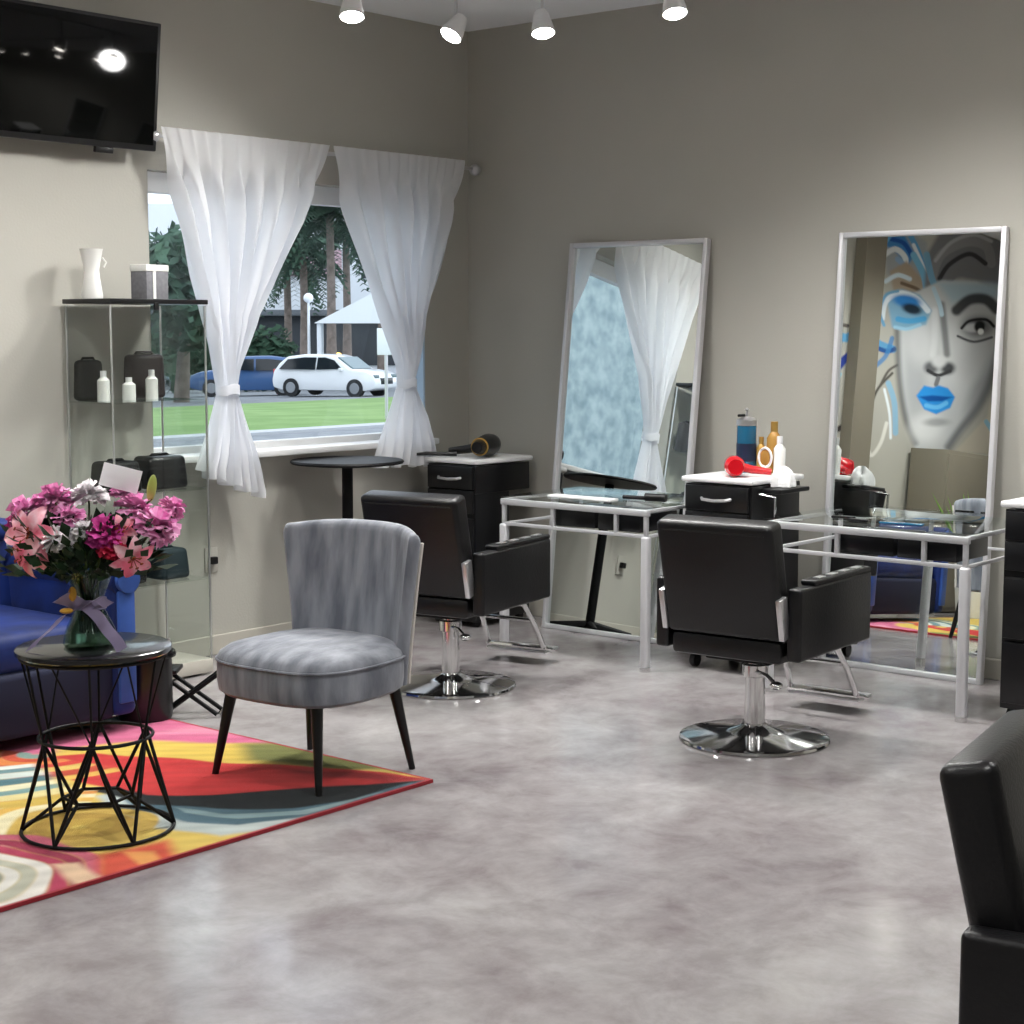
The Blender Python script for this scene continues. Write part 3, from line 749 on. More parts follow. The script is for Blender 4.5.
    ell(979, 398, 9, 30, '#77797b', 0.7, 25, 0.55); ell(925, 436, 16, 14, '#e2e3e3', 0.6, 0, 0.8); ell(968, 372, 14, 16, '#bfc0c1', 0.6, 0, 0.6)
    # brow, eye
    stroke([(955, 318), (968, 308), (984, 308), (995, 318)], 9, '#3a3b3d', 0.95, 3)
    ell(976, 335, 15, 10, '#6c6d70', 0.6); ell(972, 336, 10, 4.5, '#c9cacc', 0.4); ell(978, 335, 5.5, 6, '#1c1c1e', 0.3); ell(979, 340, 3, 3, '#f4f4f4', 0.3)
    stroke([(960, 336), (968, 329), (984, 328), (992, 335)], 2.5, '#1e1e20'); stroke([(956, 344), (972, 350), (990, 346)], 2, '#55565a')
    # nose
    stroke([(940, 312), (943, 340), (945, 362)], 5, '#6b6c6e', 0.8, 3); stroke([(933, 318), (933, 345), (931, 362)], 5, '#dadbdc', 0.8, 3)
    ell(929, 375, 7, 6, '#66676a', 0.5); ell(946, 376, 7, 6, '#4a4b4e', 0.5); ell(937, 369, 7, 6, '#d5d6d7', 0.5); stroke([(926, 378), (936, 383), (948, 379)], 3, '#3a3b3d')
    stroke([(936, 386), (934, 392)], 4, '#7b7c7e')
    # masked eye in blue plumes
    poly([(884, 300), (900, 296), (918, 302), (930, 318), (924, 332), (905, 336), (890, 334)], '#7fa9c4', 2)
    stroke([(880, 325), (884, 308), (898, 300), (914, 305), (926, 318)], 5, '#dfe8ee'); ell(905, 308, 14, 6, '#2f7fc6', 0.4, 10)
    ell(910, 316, 10, 5, '#1e2c3c', 0.4, 15); stroke([(896, 326), (908, 328), (922, 326)], 5, '#4fa0d2'); stroke([(893, 334), (905, 336), (918, 332)], 3, '#9ac6de')
    stroke([(882, 332), (878, 318), (884, 302), (896, 298)], 2.5, '#6da3c8'); stroke([(932, 296), (938, 312), (940, 322)], 4, '#b9d2de')
    # lips
    poly([(914, 403), (922, 393), (931, 395), (937, 393), (946, 396), (953, 405), (948, 416), (934, 422), (922, 417)], '#2f93e0', 1.2)
    poly([(916, 404), (930, 403), (951, 405), (940, 409), (926, 409)], '#12529e', 1); stroke([(924, 413), (935, 415), (944, 411)], 4, '#6fc0f4', 0.9)
    ell(934, 430, 12, 4, '#7a7b7d', 0.6, 0, 0.6)
    # right margin
    poly([(1003, 350), (1040, 350), (1040, 462), (950, 462), (985, 425)], '#c0b8a8', 2); stroke([(996, 375), (993, 400), (992, 420)], 5, '#3f86bd'); stroke([(999, 300), (1000, 340)], 4, '#9cc7d8')
    stroke([(984, 430), (992, 445), (990, 462)], 4, '#8ab4c8')
    C = np.clip(C, 0, 1)
    me = bpy.data.meshes.new('wall_mural')
    verts = np.zeros((nx * nz, 3)); verts[:, 0] = X.ravel(); verts[:, 1] = -0.012; verts[:, 2] = Z.ravel()
    idx = np.arange(nx * nz).reshape(nx, nz)
    q = np.stack([idx[:-1, :-1], idx[1:, :-1], idx[1:, 1:], idx[:-1, 1:]], -1).reshape(-1, 4)
    Vv = verts.tolist(); Fc = q.tolist(); b0 = len(Vv)
    ring = [idx[i, 0] for i in range(nx)] + [idx[nx - 1, j] for j in range(1, nz)] + [idx[i, nz - 1] for i in range(nx - 2, -1, -1)] + [idx[0, j] for j in range(nz - 2, 0, -1)]
    for k in ring: Vv.append([Vv[k][0], -0.001, Vv[k][2]])
    n = len(ring)
    for k in range(n): Fc.append([int(ring[k]), b0 + k, b0 + (k + 1) % n, int(ring[(k + 1) % n])])
    me.from_pydata(Vv, [], Fc)
    a = me.color_attributes.new('Col', 'FLOAT_COLOR', 'POINT')
    cc = np.ones((len(Vv), 4)); cc[:nx * nz, :3] = C.reshape(-1, 3)
    for k, r_ in enumerate(ring): cc[b0 + k, :3] = cc[r_, :3]
    a.data.foreach_set('color', cc.ravel().astype(np.float32))
    me.materials.append(M['mural'])
    o = bpy.data.objects.new('wall_mural', me); COL.objects.link(o)
    tag(o, 'painted wall mural of a grey face with blue lips and plumes, seen in the mirror', 'mural')
mural()
# low partition under the mural (seen in the mirror)
o = thing('low_cupboard', 'wide taupe cupboard standing below the painted face, seen in the mirror', 'cupboard', (-6.1, -0.03, 0))
MB().box((0, -0.16, 0.62), (1.8, 0.30, 1.22), 0.004).build('body', 'panel', o)
for s in (-0.45, 0.45): MB().box((s, -0.317, 0.62), (0.88, 0.016, 1.16), 0.003).build('door', 'panel', o)
pl = thing('potted_plant', 'small green potted plant on the floor before the cupboard, seen in the mirror', 'plant', (-4.95, -0.75, 0))
MB().lathe([(0, 0), (0.11, 0), (0.14, 0.28), (0.13, 0.28), (0.12, 0.25), (0, 0.25)], seg=24).build('pot', 'ceramic', pl)
lf = MB()
for k in range(46):
    a = random.uniform(0, 2 * PI); t = random.uniform(0.15, 1.0); L_ = random.uniform(0.45, 0.80)
    d = Vector((math.cos(a) * t, math.sin(a) * t, 1.3)).normalized(); s = d.cross(Vector((0, 0, 1))).normalized() * 0.022
    b0 = Vector((0, 0, 0.24)); m_ = b0 + d * L_ * 0.6 + Vector((0, 0, 0.02)); e_ = b0 + d * L_ - Vector((0, 0, 0.05 * t))
    vs = [lf.bm.verts.new(p_) for p_ in (b0 - s * 0.3, b0 + s * 0.3, m_ + s, e_, m_ - s)]; lf.bm.faces.new(vs)
lf.build('leaves', mat('bright leaves', '#6f9f33', 0.5), pl, False)

# ================================================================ BLUE ARMCHAIR
M['navybase'] = mat('dark navy base fabric', '#0a1230', 0.8)
def blue_chair():
    r = thing('blue_armchair', 'royal blue velvet armchair with tufted back at the left edge behind the flowers', 'armchair', (-3.50, -0.52, 0), 0)
    W = 1.10
    # tufted back (faces -Y)
    b = MB()
    tuf = [(u, v) for v in (0.3, 0.6, 0.88) for u in (0.14, 0.32, 0.5, 0.68, 0.86)]
    def f(u, v):
        x = (u - 0.5) * 0.92; z = 0.36 + 0.38 * v
        y = 0.20 + 0.06 * v
        t = 0
        for (a, c) in tuf: t += math.exp(-(((u - a) * 0.92 / 0.035) ** 2 + ((v - c) * 0.46 / 0.035) ** 2))
        return (x, y + 0.03 * t - 0.02 * math.cos((u - 0.5) * PI) + (0.05 * max(0, v - 0.9) * 8 * 0.1), z)
    b.grid(f, 60, 36)
    b.box((0, 0.31, 0.43), (0.94, 0.13, 0.66), 0.05, seg=4); b.box((0, 0.255, 0.72), (0.94, 0.16, 0.09), 0.04, seg=4)
    b.build('backrest', 'bluevelvet', r)
    MB().box((0, -0.08, 0.36), (0.86, 0.66, 0.15), 0.05, seg=4).build('seat_cushion', 'bluevelvet', r)
    MB().box((0, -0.06, 0.18), (0.94, 0.72, 0.24), 0.03, seg=3).build('base', 'navybase', r)
    for s in (-1, 1):
        a = MB(); a.box((s * 0.50, -0.06, 0.32), (0.10, 0.76, 0.50), 0.03, seg=3)
        a.cyl((s * 0.505, -0.44, 0.58), (s * 0.505, 0.30, 0.58), 0.065, seg=24)
        arm = a.build('arm', 'bluevelvet', r)
        MB().box((s * 0.50, -0.442, 0.33), (0.075, 0.02, 0.42), 0.008).build('arm_front', 'bluetrim', arm)
        MB().cyl((s * 0.505, -0.46, 0.58), (s * 0.505, -0.435, 0.58), 0.05, seg=24).build('arm_scroll', 'bluetrim', arm)
    for x in (-0.42, 0.42):
        for y in (-0.36, 0.28): MB().cyl((x, y, 0.08), (x, y, 0.0), 0.025, 0.018).build('leg', 'legblack', r)
blue_chair()

# ================================================================ WIRE SIDE TABLE
def side_table(loc, label):
    r = thing('wire_side_table', label, 'side table', loc)
    MB().lathe([(0, 0.535), (0.22, 0.535), (0.226, 0.54), (0.226, 0.552), (0.22, 0.556), (0, 0.556)], seg=64).build('table_top', 'tabletop', r)
    def ring(rad, z): return [(rad * math.cos(2 * PI * k / 64), rad * math.sin(2 * PI * k / 64), z) for k in range(64)]
    w_ = 0.0055
    MB().tube(ring(0.222, 0.007), w_, True).build('base_ring', 'blackmatte', r)
    MB().tube(ring(0.165, 0.285), w_, True).build('waist_ring', 'blackmatte', r)
    MB().tube(ring(0.21, 0.528), w_, True).build('top_ring', 'blackmatte', r)
    n = 6
    for k in range(n):
        a0 = 2 * PI * k / n + 0.35; a1 = a0 + PI / n; a2 = a0 + 2 * PI / n
        P = lambda rad, a, z: (rad * math.cos(a), rad * math.sin(a), z)
        MB().tube([P(0.222, a0, 0.007), P(0.165, a1, 0.285)], w_).tube([P(0.165, a1, 0.285), P(0.222, a2, 0.007)], w_).build('strut', 'blackmatte', r)
        MB().tube([P(0.21, a1, 0.528), P(0.165, a1, 0.285)], 0.004).tube([P(0.21, a0, 0.528), P(0.165, a1, 0.285)], 0.003).build('strut', 'blackmatte', r)
        MB().tube([P(0.165, a1, 0.285), P(0.10, a1 + 0.5, 0.10)], w_).tube([P(0.10, a1 + 0.5, 0.10), P(0.222, a1 + 0.52, 0.007)], w_).build('strut', 'blackmatte', r)
    hexa = [(0.10 * math.cos(2 * PI * k / n + 0.35 + PI / n + 0.5), 0.10 * math.sin(2 * PI * k / n + 0.35 + PI / n + 0.5), 0.10) for k in range(n)]
    MB().tube(hexa, w_, True).build('inner_ring', 'blackmatte', r)
M['tabletop'] = mat('dark table top', '#161618', 0.2, coat=0.4)
side_table((-3.83, -1.90, 0.012), 'round black side table with geometric wire base on the rug, holding the flowers')

# ================================================================ VASE AND FLOWERS
ZT = 0.012 + 0.556
v_ = thing('flower_vase', 'hourglass glass vase tied with a lilac ribbon on the wire side table', 'vase', (-3.84, -1.90, ZT))
MB().lathe([(0, 0.0), (0.074, 0.0), (0.08, 0.012), (0.072, 0.05), (0.045, 0.105), (0.038, 0.125), (0.044, 0.15), (0.062, 0.20), (0.07, 0.235), (0.066, 0.235), (0.058, 0.20), (0.040, 0.15), (0.034, 0.125), (0.041, 0.105), (0.067, 0.05), (0.072, 0.016), (0, 0.014)], seg=40).build('glass_body', 'vaseglass', v_)
MB().lathe([(0, 0.016), (0.070, 0.017), (0.064, 0.05), (0.040, 0.10), (0.033, 0.125), (0, 0.126)], seg=32).build('water', mat('vase water', '#7f8f86', 0.05, trans=0.9), v_)
rb = MB()
rb.grid(lambda u, v: (0.049 * math.cos(2 * PI * u), 0.049 * math.sin(2 * PI * u), 0.112 + 0.03 * v), 32, 3, closed_u=True)
def ribbon(pts, w0):
    P = [Vector(p_) for p_ in pts]
    rb.grid(lambda u, v: P[min(int(u * (len(P) - 1)), len(P) - 2)].lerp(P[min(int(u * (len(P) - 1)), len(P) - 2) + 1], u * (len(P) - 1) - min(int(u * (len(P) - 1)), len(P) - 2)) + Vector((w0 * (v - 0.5) * 0.6, -w0 * (v - 0.5) * 0.6, w0 * (v - 0.5) * 0.5 + 0.004 * math.sin(9 * u))), 24, 4)
hr = Vector((-0.767, -0.642, 0)); rr = Vector((0.642, -0.767, 0))
def q_(a, b, z): return (hr * a + rr * b) + Vector((0, 0, z))
ribbon([q_(0.05, 0, 0.125), q_(0.08, -0.06, 0.10), q_(0.095, -0.11, 0.05), q_(0.10, -0.15, 0.006)], 0.035)
ribbon([q_(0.05, 0, 0.125), q_(0.08, 0.05, 0.09), q_(0.095, 0.09, 0.045), q_(0.10, 0.115, 0.004)], 0.035)
ribbon([q_(0.05, 0, 0.125), q_(0.09, -0.05, 0.165), q_(0.08, -0.075, 0.15), q_(0.055, -0.02, 0.12)], 0.03)
ribbon([q_(0.05, 0, 0.125), q_(0.09, 0.05, 0.155), q_(0.08, 0.08, 0.135), q_(0.055, 0.02, 0.118)], 0.03)
rb.build('ribbon', 'ribbon', v_)
MB().ball(q_(0.075, -0.03, 0.165), (0.012, 0.012, 0.022)).build('ribbon_charm', 'yellow', v_)
MB().ball(q_(0.088, -0.045, 0.118), (0.02, 0.02, 0.008)).build('ribbon_charm', 'yellow', v_)

BC = Vector((-3.84, -1.90, ZT + 0.24))
def cup_flower(name, label, c, R, m, seed, layers=4, group=None, ruff=1.0):
    rnd = random.Random(seed); o = thing(name, label, 'flower', c, 0, group)
    d = (Vector(c) - (BC + Vector((0, 0, -0.02)))); d.normalize()
    q = Vector((0, 0, 1)).rotation_difference(d).to_matrix().to_4x4()
    p_ = MB(); N = 40
    for k in range(N):
        cz = 1 - 1.30 * (k + 0.5) / N; th = k * 2.39996 + rnd.uniform(-0.2, 0.2); sr = math.sqrt(max(0, 1 - cz * cz))
        dv = Vector((sr * math.cos(th), sr * math.sin(th), cz)); sd = dv.cross(Vector((math.sin(th * 3), 0.3, 0.9))).normalized(); nn = dv.cross(sd)
        rad = R * rnd.uniform(0.82, 1.05); ph = rnd.uniform(0, 6)
        def f(u, v):
            w_ = (u - 0.5) * rad * 0.85 * math.sin(0.35 + 1.5 * v)
            return tuple(dv * rad * (0.25 + 0.75 * v) + sd * w_ + nn * (rad * (0.10 * math.sin(11 * u + ph) * v + 0.22 * v * v)))
        p_.grid(f, 5, 4)
    p_.bm.transform(q); p_.bm.transform(Matrix.Diagonal((1, 1, 0.85, 1))); p_.build('petals', m, o)
    s_ = MB(); v0 = Vector((0, 0, 0)); e = (BC - Vector(c)) + Vector((0, 0, -0.10)); e_mid = e * 0.5 + Vector((0, 0, -0.01))
    e.x *= 0.7; e.y *= 0.7
    s_.tube([v0, e_mid, BC - Vector(c) + Vector((rnd.uniform(-.02, .02), rnd.uniform(-.02, .02), -0.02)), BC - Vector(c) + Vector((rnd.uniform(-.01, .01), rnd.uniform(-.01, .01), -0.12))], 0.003, seg=6); s_.build('stem', 'stem', o)
    return o
def lily(label, c, R, seed, facing):
    rnd = random.Random(seed); o = thing('lily', label, 'flower', c)
    q = Vector((0, 0, 1)).rotation_difference(Vector(facing).normalized()).to_matrix().to_4x4()
    p_ = MB()
    for k in range(6):
        a = 2 * PI * k / 6 + rnd.uniform(-0.1, 0.1)
        def f(u, v, a=a):
            wd = R * 0.30 * math.sin(PI * min(1, 0.15 + 0.85 * v)) ** 0.8 * (u - 0.5) * 2
            r_ = R * (0.12 + 0.95 * v); h = R * (0.55 * v - 0.75 * v * v) + abs(u - 0.5) * 0.12 * R
            return (r_ * math.cos(a) - wd * math.sin(a), r_ * math.sin(a) + wd * math.cos(a), h)
        p_.grid(f, 5, 9)
    p_.bm.transform(q); p_.build('petals', 'petallily', o)
    s_ = MB()
    for k in range(6):
        a = 2 * PI * k / 6 + 0.4; e = Vector((R * 0.28 * math.cos(a), R * 0.28 * math.sin(a), R * 0.5)); s_.tube([(0, 0, 0), e], 0.0015, seg=5); s_.ball(e, (0.006, 0.003, 0.003), 8)
    s_.bm.transform(q); s_.build('stamens', 'anther', o)
    t = MB(); t.tube([(0, 0, 0), (BC - Vector(c)) * 0.6 + Vector((0, 0, -0.02)), BC - Vector(c) + Vector((0, 0, -0.1))], 0.003, seg=6); t.build('stem', 'stem', o)
# b = sideways (picture right), z = height above vase rim, a = towards viewer
def bp(b, z, a=0.0): p_ = q_(a, b, z); return tuple(BC + p_)
spec = [
 ('carnation', 'petalpink', -0.165, 0.155, 0.02, 0.062, 'pink carnation at the upper left of the bouquet'),
 ('carnation', 'petalpink', -0.085, 0.19, 0.03, 0.060, 'pink carnation at the top of the bouquet left of the white blooms'),
 ('carnation', 'petalpink', 0.205, 0.115, 0.04, 0.075, 'large bright pink bloom at the right side of the bouquet'),
 ('carnation', 'petalpink', 0.135, 0.165, 0.0, 0.055, 'pink carnation at the upper right of the bouquet beside the lily bud'),
 ('carnation', 'petalpink', -0.035, 0.145, 0.08, 0.052, 'pink carnation in the centre of the bouquet'),
 ('carnation', 'petalmag', 0.075, 0.105, 0.10, 0.060, 'magenta bloom right of centre in the bouquet'),
 ('carnation', 'petalred', 0.095, 0.060, 0.11, 0.040, 'crimson bloom low in the middle of the bouquet'),
 ('carnation', 'petalmag', -0.20, 0.11, -0.04, 0.05, 'magenta bloom on the far left behind the lilies'),
 ('carnation', 'petalwhite', 0.012, 0.205, 0.02, 0.055, 'white bloom at the top of the bouquet below the card'),
 ('carnation', 'petalwhite', -0.060, 0.090, 0.11, 0.050, 'white bloom low on the left half of the bouquet'),
 ('carnation', 'petalwhite', 0.015, 0.115, 0.11, 0.036, 'small white bloom in the middle of the bouquet'),
 ('carnation', 'petalpink', 0.10, 0.20, -0.05, 0.045, 'pale pink bloom at the back behind the card'),
 ('carnation', 'petalpink', 0.24, 0.16, -0.02, 0.045, 'small pink bloom at the outer right edge of the bouquet'),
 ('carnation', 'petalmag', -0.02, 0.05, -0.11, 0.04, 'magenta bloom at the back of the bouquet'),
]
for k, (n, m, b, z, a, R, lab) in enumerate(spec): cup_flower(n, lab, bp(b, z, a), R, m, k + 5)
lily('coral lily facing forward at the left of the bouquet', bp(-0.14, 0.10, 0.10), 0.09, 3, q_(1.0, -0.35, 0.25))
lily('coral lily drooping at the lower left of the bouquet', bp(-0.15, 0.05, 0.09), 0.08, 4, q_(0.8, -0.7, -0.2))
lily('small coral lily hanging at the lower right of the bouquet', bp(0.155, 0.035, 0.11), 0.065, 6, q_(1.0, 0.5, -0.4))
lily('coral lily near the right of centre of the bouquet', bp(0.12, 0.115, 0.09), 0.045, 8, q_(1.0, 0.1, 0.3))
o = thing('lily_bud', 'pale green lily bud sticking up right of the white card', 'flower', bp(0.19, 0.225, 0.0))
MB().ball((0, 0, 0), (0.014, 0.014, 0.042), 12, Matrix.Rotation(0.25, 4, 'X')).build('bud', 'leaf2', o)
MB().tube([(0, 0, -0.03), tuple(BC - Vector(bp(0.19, 0.225, 0.0)))], 0.003, seg=6).build('stem', 'stem', o)
lv = MB(); rnd = random.Random(11)
for k in range(560):
    b = rnd.gauss(0, 0.09); z = rnd.uniform(-0.06, 0.09) - 0.25 * max(0, abs(b) - 0.12) * 0 ; a = rnd.gauss(0.02, 0.07)
    b = max(-0.2, min(0.2, b))
    z += 0.02 * math.cos(b * 12) + (abs(b) * 0.25)
    c = Vector(q_(a, b, z)); d = (c + Vector((0, 0, 0.06)) + Vector((rnd.uniform(-.05, .05), rnd.uniform(-.05, .05), rnd.uniform(-.04, .04)))).normalized()
    s = d.cross(Vector((rnd.uniform(-1, 1), rnd.uniform(-1, 1), rnd.uniform(-1, 1)))).normalized(); L_ = rnd.uniform(0.035, 0.07); wd = L_ * 0.24
    n_ = d.cross(s) * wd * 0.3
    vs = [lv.bm.verts.new(p_) for p_ in (c, c + d * L_ * 0.5 + s * wd + n_, c + d * L_, c + d * L_ * 0.5 - s * wd + n_)]
    lv.bm.faces.new(vs)
for k in range(16):
    a = 2 * PI * k / 16; lv.tube([(0.02 * math.cos(a * 3), 0.02 * math.sin(a * 3), -0.20), (0.03 * math.cos(a), 0.03 * math.sin(a), -0.04), (0.10 * math.cos(a), 0.10 * math.sin(a), 0.08)], 0.0025, seg=5)
o = lv.build('bouquet_greenery', 'leaf', None, True, tuple(BC)); tag(o, 'dense dark green leaves and stems filling the bouquet in the vase', 'foliage', kind='stuff')
cd = MB().box((0, 0, 0), (0.115, 0.002, 0.068), 0.0005, rot=(0, math.radians(14), 0)).build('gift_card', 'paper', None, True, bp(0.10, 0.255, 0.0))
cd.rotation_euler = (math.radians(-8), 0, -math.radians(50)); tag(cd, 'blank white gift card standing on top of the bouquet', 'card')

# ================================================================ GLASS DISPLAY CASE
gx0, gx1, gy0, gy1 = -2.57, -2.07, -0.34, -0.03
gc = thing('glass_display_case', 'tall glass display case with black top left of the window', 'display case', ((gx0 + gx1) / 2, (gy0 + gy1) / 2, 0))
W, D = gx1 - gx0, gy1 - gy0
MB().box((0, 0, 1.605), (W + 0.01, D + 0.01, 0.02), 0.003).build('top_panel', 'black', gc)
MB().box((0, 0, 0.04), (W, D, 0.06), 0.004).build('base_panel', 'base', gc)
for sx in (-1, 1):
    MB().box((sx * (W / 2 - 0.003), 0, 0.83), (0.005, D, 1.52)).build('side_pane', 'caseglass', gc, False)
    for sy in (-1, 1): MB().box((sx * (W / 2 - 0.006), sy * (D / 2 - 0.006), 0.83), (0.007, 0.007, 1.52), 0.001).build('corner_post', 'steel', gc)
MB().box((-W / 4, -D / 2 + 0.003, 0.83), (W / 2 - 0.012, 0.005, 1.52)).build('glass_door', 'caseglass', gc, False)
MB().box((W / 4, -D / 2 + 0.003, 0.83), (W / 2 - 0.012, 0.005, 1.52)).build('glass_door', 'caseglass', gc, False)
for z in (0.42, 0.81, 1.19): MB().box((0, 0, z), (W - 0.02, D - 0.02, 0.007)).build('shelf', 'caseglass', gc, False)
MB().box((-0.02, -D / 2 - 0.004, 1.585), (0.02, 0.012, 0.03), 0.002).build('door_lock', 'black', gc)
# on top
cy = -0.19
o = thing('white_vase', 'white ceramic vase with pinched waist on top of the glass case', 'vase', (-2.50, -0.13, 1.615))
MB().lathe([(0, 0), (0.042, 0), (0.045, 0.01), (0.033, 0.09), (0.031, 0.12), (0.045, 0.195), (0.048, 0.205), (0.044, 0.205), (0.028, 0.12), (0, 0.115)], seg=32).build('body', 'ceramic', o)
MB().tube([(0.04, -0.02, 0.17), (0.052, -0.03, 0.15), (0.04, -0.028, 0.13)], 0.004).build('small_handle', 'ceramic', o)
o = thing('gift_box', 'grey and white box standing on the right end of the glass case top', 'box', (-2.25, cy, 1.615), math.radians(8))
MB().box((0, 0, 0.06), (0.13, 0.09, 0.12), 0.002).build('carton', 'boxgrey', o)
MB().box((0, 0, 0.131), (0.135, 0.095, 0.028), 0.003).build('lid', 'ceramic', o)
MB().box((-0.02, -0.0465, 0.062), (0.016, 0.003, 0.118)).build('white_band', 'ceramic', o)
# middle shelf: bags and bottles
def bag(name, label, c, d, m='blackmatte', rz=0.0):
    r = thing(name, label, 'bag', c, rz)
    MB().box((0, 0, d[2] / 2), d, 0.02, seg=3, taper=(0.95, 0.8)).build('bag_body', m, r)
    MB().tube([(-d[0] * 0.25, 0, d[2] * 0.98), (-d[0] * 0.2, 0, d[2] * 1.04), (d[0] * 0.2, 0, d[2] * 1.04), (d[0] * 0.25, 0, d[2] * 0.98)], 0.006).build('handle', m, r)
def bottle(label, c, r_, h, m, cap='white', group=None, name='bottle'):
    r = thing(name, label, 'bottle', c, 0, group)
    MB().lathe([(0, 0), (r_, 0), (r_ * 1.02, 0.006), (r_, h * 0.68), (r_ * 0.55, h * 0.78), (r_ * 0.45, h * 0.80), (0, h * 0.80)], seg=24).build('body', m, r)
    MB().cyl((0, 0, h * 0.80), (0, 0, h), r_ * 0.5, seg=18).build('cap', cap, r)
zs = 1.1935
bag('pouch', 'black pouch at the left of the glass case upper shelf', (-2.49, -0.075, zs), (0.13, 0.06, 0.17))
bag('pouch', 'dark brown pouch at the right of the glass case upper shelf', (-2.20, -0.075, zs), (0.20, 0.06, 0.19), mat('dark brown leather', '#2c2224', 0.5))
bottle('white bottle with yellowish side, leftmost on the upper glass shelf', (-2.47, -0.15, zs), 0.026, 0.125, 'ceramic')
bottle('short white bottle in the middle of the upper glass shelf', (-2.34, -0.15, zs), 0.028, 0.095, 'ceramic')
bottle('tall white bottle, rightmost on the upper glass shelf', (-2.22, -0.15, zs), 0.026, 0.125, 'ceramic')
zs = 0.8135
bag('pouch', 'black pouch at the left of the lower glass shelf behind the flowers', (-2.45, -0.19, zs), (0.17, 0.16, 0.13))
bag('pouch', 'black pouch at the right of the lower glass shelf beside the curtain', (-2.22, -0.19, zs), (0.20, 0.16, 0.14), 'plastic')
zs = 0.4235
bag('storage_bag', 'dark bag on the lowest glass shelf behind the blue armchair', (-2.44, -0.19, zs), (0.18, 0.16, 0.16))
bag('storage_bag', 'dark teal bag on the lowest glass shelf nearest the window', (-2.20, -0.19, zs), (0.16, 0.16, 0.13), mat('dark teal fabric', '#1d2d33', 0.8))

# small dark stand and folded rack near the case
o = thing('low_drum_stand', 'low glossy black drum stand beside the blue armchair arm', 'stand', (-2.82, -0.83, 0.012))
MB().lathe([(0, 0), (0.10, 0), (0.105, 0.01), (0.105, 0.24), (0, 0.24)], seg=20).build('drum', 'black', o)
MB().lathe([(0, 0.24), (0.12, 0.24), (0.122, 0.25), (0.118, 0.258), (0, 0.258)], seg=32).build('top', 'tabletop', o)
for (x, y, h, lab) in ((0.03, -0.03, 0.05, 'left'), (0.08, -0.05, 0.045, 'right')):
    bottle('small dark perfume bottle standing on the %s side of the low drum stand' % lab, (-2.82 + x, -0.83 + y, 0.012 + 0.258), 0.012, h, 'black', 'steel')
o = thing('folding_stand', 'dark crossed-leg folding stand on the floor between rug and glass case', 'stand', (-2.64, -0.89, 0.0), math.radians(-50))
for s in (-1, 1):
    MB().tube([(-0.11 * s, 0.05, 0.008), (0.11 * s, 0.05, 0.17)], 0.009).tube([(-0.11 * s, -0.05, 0.008), (0.11 * s, -0.05, 0.17)], 0.009).build('leg', 'chromedark' if False else 'blackmatte', o)
MB().box((-0.10, 0, 0.18), (0.11, 0.14, 0.018), 0.006).build('pad', 'leather', o)
for s in (-1, 1): MB().tube([(0.11 * s, -0.06, 0.008), (0.11 * s, 0.06, 0.008)], 0.008).build('foot_bar', 'chrome', o)

# ================================================================ BAR TABLE
o = thing('round_pedestal_table', 'black round pedestal table standing under the window behind the grey chair', 'table', (-1.19, -0.285, 0))
MB().lathe([(0, 0.852), (0.20, 0.855), (0.262, 0.862), (0.268, 0.870), (0.262, 0.878), (0, 0.878)], seg=56).build('table_top', 'blackmatte', o)
MB().cyl((0, 0, 0.03), (0, 0, 0.855), 0.026).build('pedestal', 'blackmatte', o)
for k in range(4):
    a = PI / 4 + k * PI / 2
    MB().tube([(0, 0, 0.05), (0.24 * math.cos(a), 0.24 * math.sin(a), 0.022)], [0.028, 0.018]).build('foot', 'blackmatte', o)

# ================================================================ HAIRDRYERS, BOTTLES, TOOLS
def dryer(label, loc, rz, m, nozzle, s=1.0):
    r = thing('hairdryer', label, 'hairdryer', loc, rz)
    def S(mb): mb.bm.transform(Matrix.Scale(s, 4)); return mb
    b = MB(); b.lathe([(0, -0.09), (0.03, -0.088), (0.042, -0.07), (0.046, -0.03), (0.042, 0.03), (0.030, 0.08), (0.028, 0.095), (0, 0.095)], seg=28)
    b.bm.transform(Matrix.Translation((0, 0, 0.047)) @ Matrix.Rotation(PI / 2, 4, 'Y')); S(b).build('barrel', m, r)
    b = MB(); b.lathe([(0.029, 0.09), (0.031, 0.10), (0.022, 0.14), (0.0, 0.14)], seg=24); b.bm.transform(Matrix.Translation((0, 0, 0.047)) @ Matrix.Rotation(PI / 2, 4, 'Y')); S(b).build('nozzle', nozzle, r)
    b = MB(); b.lathe([(0.0, -0.094), (0.034, -0.094), (0.036, -0.086), (0.03, -0.085)], seg=24); b.bm.transform(Matrix.Translation((0, 0, 0.047)) @ Matrix.Rotation(PI / 2, 4, 'Y')); S(b).build('rear_grille', 'gold' if m == 'plastic' else m, r)
    if m == 'plastic':
        b = MB(); b.tube([(0.098, 0.033 * math.cos(2 * PI * k / 24), 0.047 + 0.033 * math.sin(2 * PI * k / 24)) for k in range(24)], 0.004, True, 6); S(b).build('nozzle_ring', 'gold', r)
    S(MB().tube([(-0.02, -0.02, 0.045), (-0.015, -0.08, 0.03), (-0.01, -0.16, 0.02)], [0.02, 0.018, 0.014], seg=12)).build('handle', m, r)
    return r
CT = 0.846 + 0.001
d1 = dryer('black hairdryer with a gold ring lying on the corner cabinet', (-0.32, -0.40, CT), math.radians(205), 'plastic', 'plastic', 1.25)
o = MB().tube([(0, 0, 0), (-0.05, 0.05, 0.0), (-0.12, 0.10, 0.004), (-0.19, 0.13, 0.0)], [0.012, 0.010, 0.010, 0.006]).build('hair_brush', 'plastic', None, True, (-0.40, -0.27, CT + 0.014)); tag(o, 'black brush lying left of the black hairdryer', 'brush')
CT2 = 0.852
